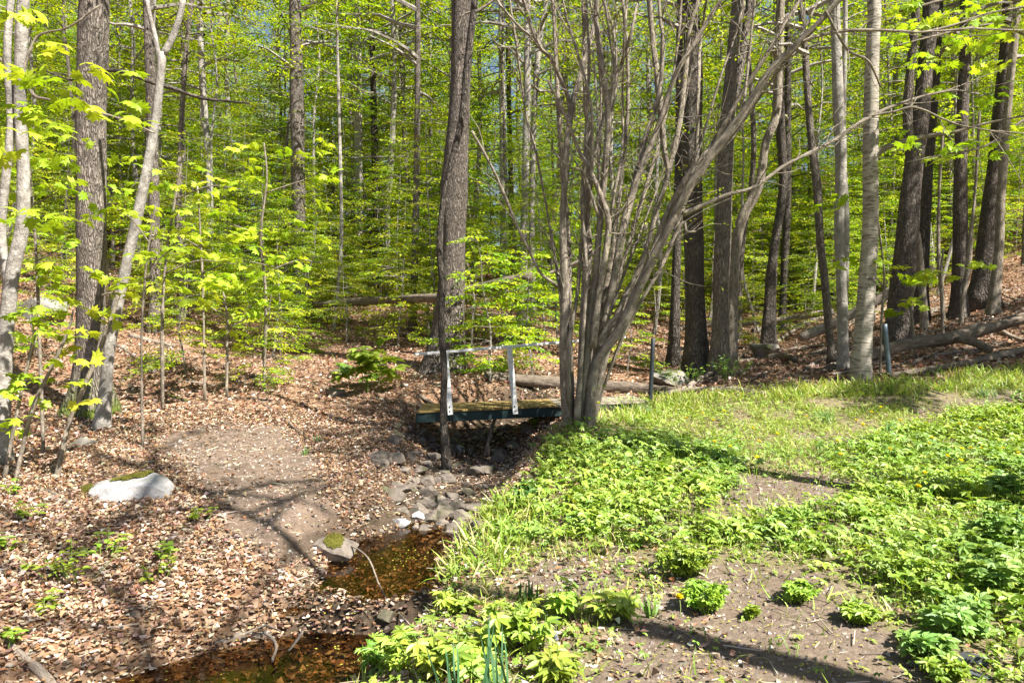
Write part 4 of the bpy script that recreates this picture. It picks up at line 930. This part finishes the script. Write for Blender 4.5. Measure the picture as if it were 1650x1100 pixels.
# ------------------------------------------------------------------ fallen logs, branches and sticks
def log(name, label, cat, pts, mat='log', Y=None, side=(), group=None, rough=.15, moss=0, ground=True, seg=12, wig=.007):
    ps = []
    for a in pts:
        if len(a) > 3: q = P(a[0], a[1], a[3])
        else: q = hit(a[0], a[1] + a[2] * .45); q = P(a[0], a[1], q[1])
        ps.append(q)
    ps = np.array(ps); r = np.array([a[2] * .5 / F * q[1] for a, q in zip(pts, ps)]); b = MB()
    tube(b, ps, r, seg, 6 * len(ps), 0, rough=rough, wig=wig, moss=moss)
    for s in side:
        sp_ = np.array([P(a[0], a[1], a[3]) for a in s]); sr = np.array([a[2] * .5 / F * a[3] for a in s]); tube(b, sp_, sr, 8, 5 * len(s), 0, rough=rough, wig=wig)
    base = ps[0].copy(); o = b.build(name, M[mat], None, base); return tag(o, label, cat, group)
log('fallen_log', 'brown barkless log lying along the ground right behind the footbridge', 'log', [(780,605,15),(830,611,17),(905,618,19),(980,623,19),(1046,628,16),(1095,630,11)])
log('fallen_log', 'long dead trunk propped across the slope behind the massive ridged tree', 'log', [(385,500,8),(430,497,9),(550,488,11,18.5),(640,484,13,16.3),(705,480,14,15.1),(745,470,15,14.8),(800,459,16,14.5),(856,446,15,14.2)])
log('fallen_log', 'broken dead limb jutting out behind the hazel stems', 'log', [(885,442,9,13.6),(925,426,10,13.4),(962,405,8,13.2)], 'stick')
log('fallen_log', 'thick mossy fallen trunk with a sawn side fork lying across the slope', 'log', [(1290,618,14,12.7),(1345,592,15,12.8),(1440,560,17,13.1),(1540,543,19,13.3),(1600,528,17,13.5),(1660,512,15,13.7),(1740,490,14,14)],
    side=[[(1540,545,14,13.25),(1570,551,13,12.9),(1596,563,11,12.5)]], moss=.3)
log('fallen_log', 'dark rotting log half sunk in ground plants below the mossy fallen trunk', 'log', [(1430,606,10),(1500,596,12),(1570,582,12),(1640,566,11),(1700,552,10)], 'log')
log('fallen_log', 'pale slim log along the lawn edge below the heavy dark trunk', 'log', [(1062,634,9),(1110,629,11),(1170,628,10),(1235,634,7)], 'stick', side=[[(1105,630,8,12.2),(1120,615,7,12.6),(1146,602,6,13)]])
log('fallen_log', 'straight slim log lying level across the valley between the trunks', 'log', [(1130,524,7,22),(1200,521,8,21.5),(1270,514,9,21),(1345,503,9,20.5)], 'stick')
log('fallen_log', 'pale snapped log slanting behind the birch trunk', 'log', [(1290,545,13,17.5),(1345,520,14,17.5),(1420,480,13,17.5),(1480,450,12,17.6)], 'stick')
log('fallen_log', 'dark snapped log slanting above the pale one behind the birch', 'log', [(1395,492,11,18.5),(1440,463,12,18.5),(1500,432,11,18.8)], 'log')
log('fallen_log', 'short brown log lying among branches beside the mossy boulder', 'log', [(1238,577,11),(1262,575,13),(1283,581,11)], 'log')
log('dead_branch', 'bare curved branch resting on the white boulder', 'branch', [(74,790,7),(95,800,8),(120,818,7),(155,828,6)], 'stick', seg=8)
log('dead_branch', 'sinuous bare root-like branch in the litter in front', 'branch', [(30,1062,9),(70,1038,8),(100,1008,8),(112,975,7),(130,955,6)], 'stick', side=[], seg=8)
log('dead_branch', 'thick grey branch end lying in the nearest litter corner', 'branch', [(8,1030,9),(40,1062,14),(70,1082,15),(95,1105,13)], 'stick', seg=8)
log('dead_branch', 'long thin brown stick along the bare earth patch', 'branch', [(408,640,4),(430,655,4),(455,675,4),(492,707,3)], 'log', seg=6)
log('dead_branch', 'short dark stick on the litter uphill of the bare earth patch', 'branch', [(205,640,4),(240,648,5)], 'log', seg=6)
log('dead_branch', 'mossy stick lying uphill of the bare earth patch', 'branch', [(272,636,5),(300,645,6)], 'log', seg=6, moss=1)
log('dead_branch', 'bleached driftwood branch lodged on the stream dam', 'branch', [(345,1038,9),(385,1025,12),(425,1018,10),(452,1012,6)], 'stick', side=[[(425,1018,6,4.75),(445,1035,5,4.6),(440,1062,6,4.45)],[(395,1020,5,4.8),(430,1008,4,4.85),(455,1018,3,4.7)]], seg=8)
log('dead_branch', 'thin pale stick slanting over the dam into the lower pool', 'branch', [(465,1048,4,4.55),(490,1020,5,4.75),(497,1016,4,4.8)], 'stick', seg=6)
log('dead_branch', 'long thin whip arching from the upper pool over the dam', 'branch', [(548,870,2,6.4),(590,895,3,6.0),(615,950,3,5.4),(640,985,3,5.0),(665,1012,2.5,4.75)], 'stick', seg=6)
log('dead_branch', 'pale stick propped on the stones at the head of the pool', 'branch', [(682,890,4),(700,872,5),(722,852,4)], 'stick', seg=6)
log('dead_branch', 'dark stick lying down the shaded stream bank', 'branch', [(605,752,3),(650,775,4),(690,790,5)], 'log', seg=6)
log('dead_branch', 'dry pale stick beside the dark slates', 'branch', [(1548,1058,5),(1590,1061,6),(1632,1062,6)], 'stick', seg=7)
log('dead_branch', 'broken stub standing in the shadow beneath the bridge', 'branch', [(783,735,8,10.1),(788,705,6,10.2),(798,668,5,10.3)], 'log', seg=7)
log('dead_branch', 'slim twig lying on the trodden soil near the dandelion', 'branch', [(1385,1053,3),(1440,1050,4),(1480,1043,3)], 'stick', seg=6)
pr = np.random.default_rng(5)
for k in range(125):
    if k < 100: px, py = pr.uniform(1080, 1660), 0; py = pr.uniform(515, 625) - max(0, px - 1350) * .22
    else: px, py = pr.uniform(180, 700), pr.uniform(520, 640)
    L_ = pr.uniform(35, 110) if k < 100 else pr.uniform(30, 80); a = pr.normal(-.18, .28) if k < 100 else pr.uniform(-.5, .6)
    x2, y2 = px + L_ * math.cos(a), py + L_ * math.sin(a); w = 2.2 + 5.5 * pr.uniform() ** 2
    log('dead_branch', 'bare dead branch strewn on the slope among the fallen logs, one of many alike' if k < 100 else 'bare dead stick strewn on the litter slope, one of many alike', 'branch',
        [(px, py, w), ((px+x2)/2 + pr.normal(0,3), (py+y2)/2 + pr.normal(0,3), w), (x2, y2, w * .6)], 'stick' if pr.uniform() < .35 else 'log', group='branches among the fallen logs' if k < 100 else 'sticks on the litter slope', seg=6)

# ------------------------------------------------------------------ stones
def rock(name, label, loc, size, mat, seed, group=None, facets=12, parent=None, sub=3, rz=0):
    r = np.random.default_rng(seed); bm = bmesh.new(); bmesh.ops.create_icosphere(bm, subdivisions=sub, radius=1)
    V = np.array([v.co[:] for v in bm.verts])
    for _ in range(facets):
        n = nrm(r.normal(0, 1, 3)); d = r.uniform(.42, .8); h = V @ n; V = V - np.maximum(h - d, 0)[:, None] * n * .98
    V = V * (1 + .05 * sines(V[:, 0] * 3, V[:, 1] * 3 + V[:, 2] * 2, 2, seed)[:, None]) * np.asarray(size)
    c, s = math.cos(rz), math.sin(rz); V = np.stack([V[:, 0]*c - V[:, 1]*s, V[:, 0]*s + V[:, 1]*c, V[:, 2]], 1)
    for v, q in zip(bm.verts, V): v.co = q
    me = bpy.data.meshes.new(name); bm.to_mesh(me); bm.free(); me.materials.append(M[mat])
    for p_ in me.polygons: p_.use_smooth = True
    try: me.set_sharp_from_angle(angle=R(18))
    except Exception: pass
    o = bpy.data.objects.new(name, me); COL.objects.link(o); o.location = loc
    return tag(o, label, 'rock', group)
def moss_cap(parent, ctr, rad, seed):
    r = np.random.default_rng(seed); me = parent.data; nv = len(me.vertices); V = np.empty(nv * 3); me.vertices.foreach_get('co', V); V = V.reshape(-1, 3)
    Nn = np.empty(nv * 3); me.vertices.foreach_get('normal', Nn); Nn = Nn.reshape(-1, 3)
    ins = ((V[:, 0] - ctr[0]) / rad[0]) ** 2 + ((V[:, 1] - ctr[1]) / rad[1]) ** 2 + .6 * sines(V[:, 0] * 9, V[:, 1] * 9, 3, seed) + .35 * sines(V[:, 0] * 30, V[:, 1] * 30, 3, seed + 1); ins[Nn[:, 2] < .1] = 9
    F3 = np.array([p.vertices[:] for p in me.polygons]); F3 = F3[(ins[F3] < 1).all(1)]
    if not len(F3): return
    idx = np.unique(F3); mp = np.full(nv, -1); mp[idx] = np.arange(len(idx)); e = np.clip(1 - ins[idx], 0, 1)
    X = V[idx] + Nn[idx] * (.003 + .018 * np.sqrt(e))[:, None]; b = MB(); b.add(X, [mp[F3]], 0, (.10,.10,.018))
    n = 2600; q = r.integers(0, len(F3), n); w_ = r.dirichlet([1, 1, 1], n); pos = (X[mp[F3[q]]] * w_[..., None]).sum(1)
    scatter(b, T_grass(.3), pos - [0, 0, .004], r.normal(0, .5, (n, 3)) + np.array([0, 0, 1]), randdir(n), r.uniform(.012, .03, n), palette(n, [(.12,.12,.02),(.17,.15,.03),(.08,.085,.015),(.22,.19,.05)], .15))
    o = b.build('moss', M['moss']); o.parent = parent; return o
q = hit(196, 800); w = rock('boulder', 'low white granite boulder with moss cushions in the leaf litter', (q[0] - .12, q[1] + .12, g1(q[0], q[1]) - .0), (.53, .44, .215), 'rock_pale', 4, facets=7, sub=5)
moss_cap(w, (.10, .16), (.22, .14), 1); moss_cap(w, (-.36, -.06), (.18, .17), 2)
q = hit(520, 895); w = rock('boulder', 'flat boulder with a moss patch at the edge of the upper pool', (q[0] + .05, q[1] + .12, ZW1 - .02), (.30, .25, .19), 'rock', 5, sub=5); moss_cap(w, (.05, -.06), (.09, .12), 3)
q = hit(122, 722); rock('boulder', 'green mossy stone beside the mossy footed tree', (q[0], q[1] + .1, q[2] + .02), (.20, .16, .14), 'rock_moss', 6)
q = hit(232, 602); rock('boulder', 'round brown stone on the litter uphill of the thin leaning trunk', (q[0], q[1] + .1, q[2] + .04), (.17, .14, .14), 'rock', 7)
q = hit(1236, 578); rock('boulder', 'big mossy boulder among the fallen logs below the elbowed trunk', (q[0], q[1] + .3, q[2] + .16), (.42, .36, .36), 'rock_moss', 8, sub=4)
q = hit(1083, 624); rock('boulder', 'mossy stone mound at the foot of the heavy dark trunk', (q[0], q[1] + .2, q[2] + .08), (.40, .30, .26), 'rock_moss', 9, sub=4)
q = hit(60, 520); rock('boulder', 'broad mossy boulder on the hillside behind the pale split tree', (q[0] - .1, q[1] + .3, q[2] + .12), (.8, .6, .5), 'rock_moss', 10, sub=4)
q = hit(620, 1003); rock('boulder', 'round brown stone bedded in the little leaf dam', (q[0], q[1], q[2] + .05), (.085, .08, .075), 'rock', 11)
q = hit(540, 640); rock('boulder', 'grey stone on the slope uphill of the bare earth patch', (q[0], q[1] + .1, q[2] + .03), (.18, .14, .12), 'rock', 12)
q = hit(548, 610); rock('boulder', 'mossy dark stone beneath the buckeye seedling', (q[0], q[1] + .1, q[2] + .06), (.30, .2, .16), 'rock_moss', 13)
pr = np.random.default_rng(77); G = 'stones of the stream bed'
pts_ = [(672,838,.12,'pale slab stone standing tilted at the head of the pool'),(645,848,.10,'low pointed pale stone touching the pool water'),(700,842,.12,None),(668,858,.09,None),(712,850,.10,None),(730,858,.12,None),(690,855,.08,None),(725,808,.13,None),(640,800,.16,'tall leaning dark stone on the bank above the pool'),(650,830,.10,None),
    (690,812,.10,'dark wet green stone in the middle of the stones'),(700,742,.13,None),(745,716,.10,None),(740,728,.12,'white freckled stone in the stream bed below the bridge'),(660,740,.12,None),(690,756,.12,None),(738,752,.10,None),(768,768,.16,'large black wet stone in the middle of the dry bed'),(620,745,.12,None),(650,760,.09,None),(715,765,.09,None),(700,780,.10,None),(800,745,.14,None),(680,715,.10,None),(825,725,.16,None),(850,700,.16,'brown boulder in the bank under the hazel'),(640,790,.09,None),(755,800,.12,None),(765,825,.12,None),(740,840,.11,None),(690,862,.07,None),(765,850,.11,None),(845,690,.12,None),(735,870,.07,None)]
for k in range(170):
    v = pr.uniform(0, 1); pts_.append((738 - 50 * v + pr.normal(0, 55), 690 + 175 * v, .03 + .13 * pr.uniform() ** 2.4, None))
for k, (px, py, s, lab) in enumerate(pts_):
    q = hit(px, py)
    rock('stream_stone', lab or 'grey angular stone lying in the stony stream bed, one of many alike', (q[0], q[1] + s * .5, q[2] + s * .30), (s * pr.uniform(.8, 1.25), s * pr.uniform(.7, 1.1), s * pr.uniform(.5, .85)), 'rock' if lab is None or 'pale' not in lab and 'white' not in lab else 'rock_pale', 100 + k, None if lab else G, facets=14, rz=pr.uniform(0, 6))
# dark slates by the plants
for k, (px, py, sx, sy, rz, lab) in enumerate([(1530,1086,.20,.06,-.5,'large dark slate shard at the lawn corner'),(1575,1072,.13,.05,-.5,'smaller dark slate shard beside the dry pale stick'),(1513,1040,.12,.08,.2,'dark slate lying in shadow under the glossy plant')]):
    q = hit(px, py); rock('slate', lab, (q[0], q[1] + .02, q[2] + .02), (sx, sy, .025), 'slate', 300 + k, facets=8, rz=rz)

# ------------------------------------------------------------------ single plants
def plant(name, label, cat, px, py, nst, h, leafn, size, tpl, pal, spread=.12, group=None, mat='herb', up=.5, stem=True):
    q = hit(px, py); base = np.array([q[0], q[1], g1(q[0], q[1])]); root = empty(name, base, label, cat, group); b = MB(); P0 = []; D = []; S = []
    for s in range(nst):
        a = rng.uniform(0, 6.283); rr = spread * math.sqrt(rng.uniform()); hh = h * rng.uniform(.6, 1.05)
        top = base + np.array([math.cos(a) * rr, math.sin(a) * rr, hh]); b0 = base + np.array([math.cos(a) * rr * .35, math.sin(a) * rr * .35, -.02])
        tube(b, [b0, (b0 + top) / 2 + rng.normal(0, .01, 3), top], [.004, .0035, .0025], 5, 6, 0, (.13,.20,.04), cap=False, rough=0)
        for k in range(leafn):
            f = rng.uniform(.45, 1) if leafn > 1 else 1; P0.append(b0 + (top - b0) * f); an = rng.uniform(0, 6.283); D.append([math.cos(an), math.sin(an), rng.uniform(-.2, up)])
    st = b.build('stem', M['moss'], root, base)
    b = MB(); n = len(P0); scatter(b, tpl, np.array(P0), np.array(D), np.stack([rng.normal(0,.3,n), rng.normal(0,.3,n), np.ones(n)], 1), rng.uniform(*size, n), palette(n, pal, .1), 0)
    b.build('leaves', M[mat], root, base, smooth=False); return root
LIME = [(.26,.37,.04),(.30,.40,.05),(.22,.34,.035)]
DEEP = [(.07,.17,.035),(.09,.20,.04),(.12,.24,.05)]
for px, py, ns, h, sp_, lab in [(700,1085,16,.22,.20,'large-leaved lime green herb at the view bottom by the daffodil leaves'),(640,1075,9,.20,.15,'lime herb clump between the lower pool and the tall daffodil leaves'),(800,1045,10,.22,.16,'lime herb behind the tall daffodil leaves'),(870,1050,12,.24,.18,'pale crinkled lime herb between the daffodils and the grape hyacinths'),
     (905,1000,9,.18,.14,'peony-like herb with pointed leaflets beside the soil patch'),(985,1000,10,.18,.18,'spreading peony-like herb on the soil just beside the dandelion'),(905,1095,8,.14,.12,'low peony-like herb at the bottom edge under the hyacinths'),(850,810,9,.20,.10,'star leaved hellebore standing above the lush ground cover'),(760,1095,10,.16,.16,'lime herb at the very bottom edge under the daffodil leaves'),(730,985,9,.14,.14,'small lime herb on the pool bank behind the daffodils'),(612,1070,14,.14,.12,'ferny green herb at the edge of the lower pool')]:
    hb = 'hellebore' in lab
    plant('hellebore' if hb else 'herb_plant', lab, 'plant', px, py, ns if not hb else 7, h, 3 if not hb else 2, (.06,.115) if not hb else (.12,.16), T_palm(5, .16) if 'ferny' not in lab else T_palm(7, .08), [(.30,.41,.05),(.36,.46,.06),(.25,.36,.045)] if not hb and 'ferny' not in lab else DEEP if hb else HERB, sp_, up=.35)
for px, py, ns, h, sp_, lab in [(1102,925,40,.20,.20,'tall bushy lime clump at the back of the soil patch'),(1135,985,34,.16,.13,'round bushy lime clump just past the dandelion'),(1288,968,26,.10,.10,'small round lime tuft in the middle of the soil patch'),(1384,1005,24,.09,.095,'small lime tuft nearest the glossy corner plants'),(1210,995,8,.06,.03,'tiny lime seedling on the bare soil'),(1520,1100,16,.10,.10,'lime tuft behind the large dark slate')]:
    plant('herb_tuft', lab, 'plant', px, py, ns, h, 6, (.035,.065), T_palm(5, .17), LIME, sp_, up=.7)
for px, py, ns, h, sp_, lab in [(1620,900,14,.36,.25,'tall broad-leaved plant at the lawn side edge'),(1600,960,12,.26,.25,'glossy leaved plant below the tall broad-leaved one'),(1540,1030,10,.20,.20,'glossy herb spreading over the dark slates'),(1490,1060,7,.14,.12,'pale herb in front of the dark slates'),(1640,820,12,.32,.25,'tall leafy plant behind the broad-leaved one')]:
    plant('herb_plant', lab, 'plant', px, py, ns * 2, h, 4, (.05,.095), T_palm(5, .2), [(.20,.34,.07),(.25,.39,.08),(.16,.29,.06)], sp_, up=.5)
def blades(name, label, cat, px, py, n, h, w, col, lean=.12, spread=.05, bend=.15):
    q = hit(px, py); base = np.array([q[0], q[1], g1(q[0], q[1])]); b = MB(); V, Fc = T_grass(bend); V = V * np.array([w, 1, 1])
    a = rng.uniform(0, 6.283, n); p = base + np.stack([np.cos(a), np.sin(a), 0*a - .02], 1) * spread * np.array([1,1,0]) * rng.uniform(0, 1, (n, 1)); p[:, 2] -= .02
    d = np.stack([rng.normal(0, lean, n), rng.normal(0, lean, n), np.ones(n)], 1)
    scatter(b, (V, Fc), p, d, np.stack([rng.normal(0, .5, n), -np.ones(n), 0*a], 1), h * rng.uniform(.7, 1.05, n), palette(n, col, .1))
    o = b.build(name, M['herb'], None, base, smooth=False); return tag(o, label, cat)
blades('daffodil_leaves', 'tall upright blue-green daffodil leaves rising at the view bottom', 'plant', 800,1130, 9, .42, .55, [(.07,.16,.07),(.09,.19,.08)], .16, .10)
blades('daffodil_leaves', 'slanting blue-green daffodil leaves next to the tall upright ones', 'plant', 735,1130, 6, .36, .55, [(.07,.16,.07),(.09,.19,.08)], .22, .06)
blades('tulip_leaves', 'dark upright tulip leaves tuft on the soil behind the lime herbs', 'plant', 855,968, 9, .17, 2.2, [(.05,.14,.03),(.08,.19,.04)], .10, .13, .05)
blades('dock_plant', 'upright fringed leaf rosette beside the dandelion', 'plant', 1052,995, 6, .17, 2.3, [(.16,.28,.05),(.12,.24,.04)], .35, .03, .3)
for px, py, lab in [(1040,668,'dark grass tuft on the lawn near the dark metal post'),(1440,700,'dark broad grass tuft in the middle of the lawn'),(1590,640,'dark grass tuft on the lawn below the rotting log'),(1330,680,'dark green grass tuft on the far lawn below the birch')]:
    blades('grass_tuft', lab, 'plant', px, py, 34, .24, .9, [(.09,.19,.03),(.13,.24,.04)], .4, .16, .5)
for px, py, n, lab in [(510,715,16,'dark grass tuft at the edge of the bare earth patch'),(490,735,10,'smaller grass tuft by the bare earth patch')]:
    blades('grass_tuft', lab, 'plant', px, py, n, .18, .9, [(.09,.19,.03)], .35, .06, .5)
# dandelions
DAN = [(1096,985),(1552,745),(1563,743),(1578,743),(1488,788),(1500,735),(1528,758),(1545,765),(1485,812),(1618,744),(1640,752),(1150,732),(1222,731),(1433,745),(1180,742),(1168,678),(1130,682),(1213,760),(1152,695),(1110,690),(1215,708),(1252,718),(1420,672),(1410,680),(1450,694),(1378,694),(1393,703),(1575,708),(1390,700),(1355,755),(1352,731),(1502,725),(1546,700),(1625,690),(1300,688)]
for k, (px, py) in enumerate(DAN):
    q = hit(px, py + (6 if k else 10)); h = .15 if k else .07; base = np.array([q[0], q[1], g1(q[0], q[1])])
    root = empty('dandelion', base, 'lone dandelion flower on the soil beside the round bushy lime clump' if k == 0 else 'yellow dandelion flower dotted in the sunny lawn, one of many alike', 'flower', None if k == 0 else 'dandelions in the lawn')
    b = MB(); top = base + np.array([rng.normal(0, .015), rng.normal(0, .015), h + .03]); tube(b, [base - [0,0,.01], (base + top) / 2 + [.005, 0, 0], top], [.0025] * 3, 5, 5, 0, (.2,.25,.08), rough=0); b.build('stem', M['moss'], root, base)
    b = MB(); m_ = 60; a = rng.uniform(0, 6.283, m_); el = rng.uniform(.05, 1.4, m_); scatter(b, T_lite(), np.tile(top, (m_, 1)), np.stack([np.cos(a)*np.cos(el), np.sin(a)*np.cos(el), np.sin(el)*.6], 1), np.stack([-np.cos(a)*.5, -np.sin(a)*.5, np.ones(m_)], 1), rng.uniform(.021, .032, m_), palette(m_, [(.80,.68,.015),(.82,.74,.03)], .06))
    b.build('flower_head', M['yellow'], root, base, smooth=False)
for px, py, h, lab in [(893,1040,.13,'grape hyacinth spike behind the peony-like herb'),(892,1075,.15,'taller leaning grape hyacinth spike nearest the view')]:
    q = hit(px, py); base = np.array([q[0], q[1], g1(q[0], q[1])]); root = empty('grape_hyacinth', base, lab, 'flower'); b = MB(); top = base + np.array([.015, 0, h]); tube(b, [base - [0,0,.01], (base+top)/2, top], [.003]*3, 5, 5, 0, (.2,.22,.10), rough=0); b.build('stem', M['moss'], root, base)
    b = MB(); m_ = 40; t = rng.uniform(0, 1, m_); a = rng.uniform(0, 6.28, m_); scatter(b, T_lite(), top + np.stack([0*t, 0*t, t * .035 - .01], 1), np.stack([np.cos(a), np.sin(a), 0*a - .5], 1), randdir(m_), .012 * (1.1 - t * .6), palette(m_, [(.32,.34,.62),(.42,.45,.7)], .1)); b.build('flower_head', M['yellow' if 0 else 'herb'], root, base, smooth=False)
# seedlings with beech leaves on the near litter, and the buckeye seedling
for k, (px, py, ns, h, sp_, lab) in enumerate([(120,935,9,.26,.42,'widest beech seedling on the shaded near litter'),(250,935,5,.18,.16,'beech seedling on the litter toward the upper pool'),(270,900,4,.14,.14,'small beech seedling behind the one toward the pool'),(165,900,5,.20,.18,'beech seedling above the widest one, below the white boulder'),(320,840,4,.12,.15,'lone small beech seedling beyond the white boulder'),(35,840,5,.14,.18,'beech seedling at the view edge below the curved branch'),(8,890,4,.14,.10,'beech seedling cut by the view edge'),(75,985,4,.10,.10,'low beech seedling beside the sinuous branch'),(8,1045,3,.10,.08,'tiny beech seedling in the near litter corner'),(20,800,4,.14,.12,'beech seedling near the slender maple sapling')]):
    plant('beech_seedling', lab, 'seedling', px, py, ns, h, 7, (.045,.07), T_beech(), LIME, sp_, mat='leaf', up=.2)
q = hit(575, 640)
plant('buckeye_seedling', 'young buckeye with hand-shaped leaves on the slope before the handrail end', 'sapling', 590,632, 12, .85, 4, (.22,.34), T_palm(5,.19), HERB, .65, up=.1, mat='leaf')
plant('shrub', 'low shrub of fine leaves round the mid grey trunk foot', 'shrub', 1172,614, 18, .55, 7, (.05,.08), T_beech(), DEEP + HERB, .55, up=.4)
plant('shrub', 'low shrub of fine leaves before the heavy dark trunk', 'shrub', 1100,622, 18, .4, 7, (.05,.08), T_beech(), DEEP + HERB, .5, up=.4)
for px, py, lab in [(870,675,'leafy sprig on the bank under the bridge by the hazel'),(862,690,'smaller leafy sprig below the bridge beam')]:
    plant('herb_plant', lab, 'plant', px, py, 5, .22, 4, (.05,.08), T_trefoil(), HERB, .10)

# ------------------------------------------------------------------ sky, sun, camera
SUN_EL = R(50); sx, sy = .80, -.60
w = bpy.data.worlds.new('World'); SC.world = w; w.use_nodes = True; nt = w.node_tree
sky = nt.nodes.new('ShaderNodeTexSky'); sky.sky_type = 'NISHITA'; sky.sun_disc = False; sky.sun_elevation = SUN_EL; sky.sun_rotation = math.atan2(sx, sy)
bg = nt.nodes['Background']; nt.links.new(sky.outputs[0], bg.inputs[0]); bg.inputs[1].default_value = .05
sun = bpy.data.lights.new('sun', 'SUN'); sun.energy = 5.0; sun.angle = R(.5); sun.color = (1, .955, .885)
so = bpy.data.objects.new('sun', sun); COL.objects.link(so); sd = Vector((sx * math.cos(SUN_EL), sy * math.cos(SUN_EL), math.sin(SUN_EL))); so.rotation_euler = sd.to_track_quat('Z', 'Y').to_euler(); so.location = (6, -5, 20)
cam = bpy.data.cameras.new('camera'); co = bpy.data.objects.new('camera', cam); COL.objects.link(co); co.location = (0, 0, ZC); co.rotation_euler = (R(90), 0, 0)
cam.sensor_width = 36; cam.lens = F / 1650 * 36; cam.clip_start = .05; cam.clip_end = 400; SC.camera = co
vs = SC.view_settings; vs.view_transform = 'Standard'; vs.look = 'None'; vs.exposure = 1.7; vs.gamma = 1
SC.cycles.max_bounces = 8; SC.cycles.diffuse_bounces = 4; SC.cycles.transmission_bounces = 4; SC.cycles.transparent_max_bounces = 8; SC.cycles.glossy_bounces = 2
SC.cycles.use_denoising = True
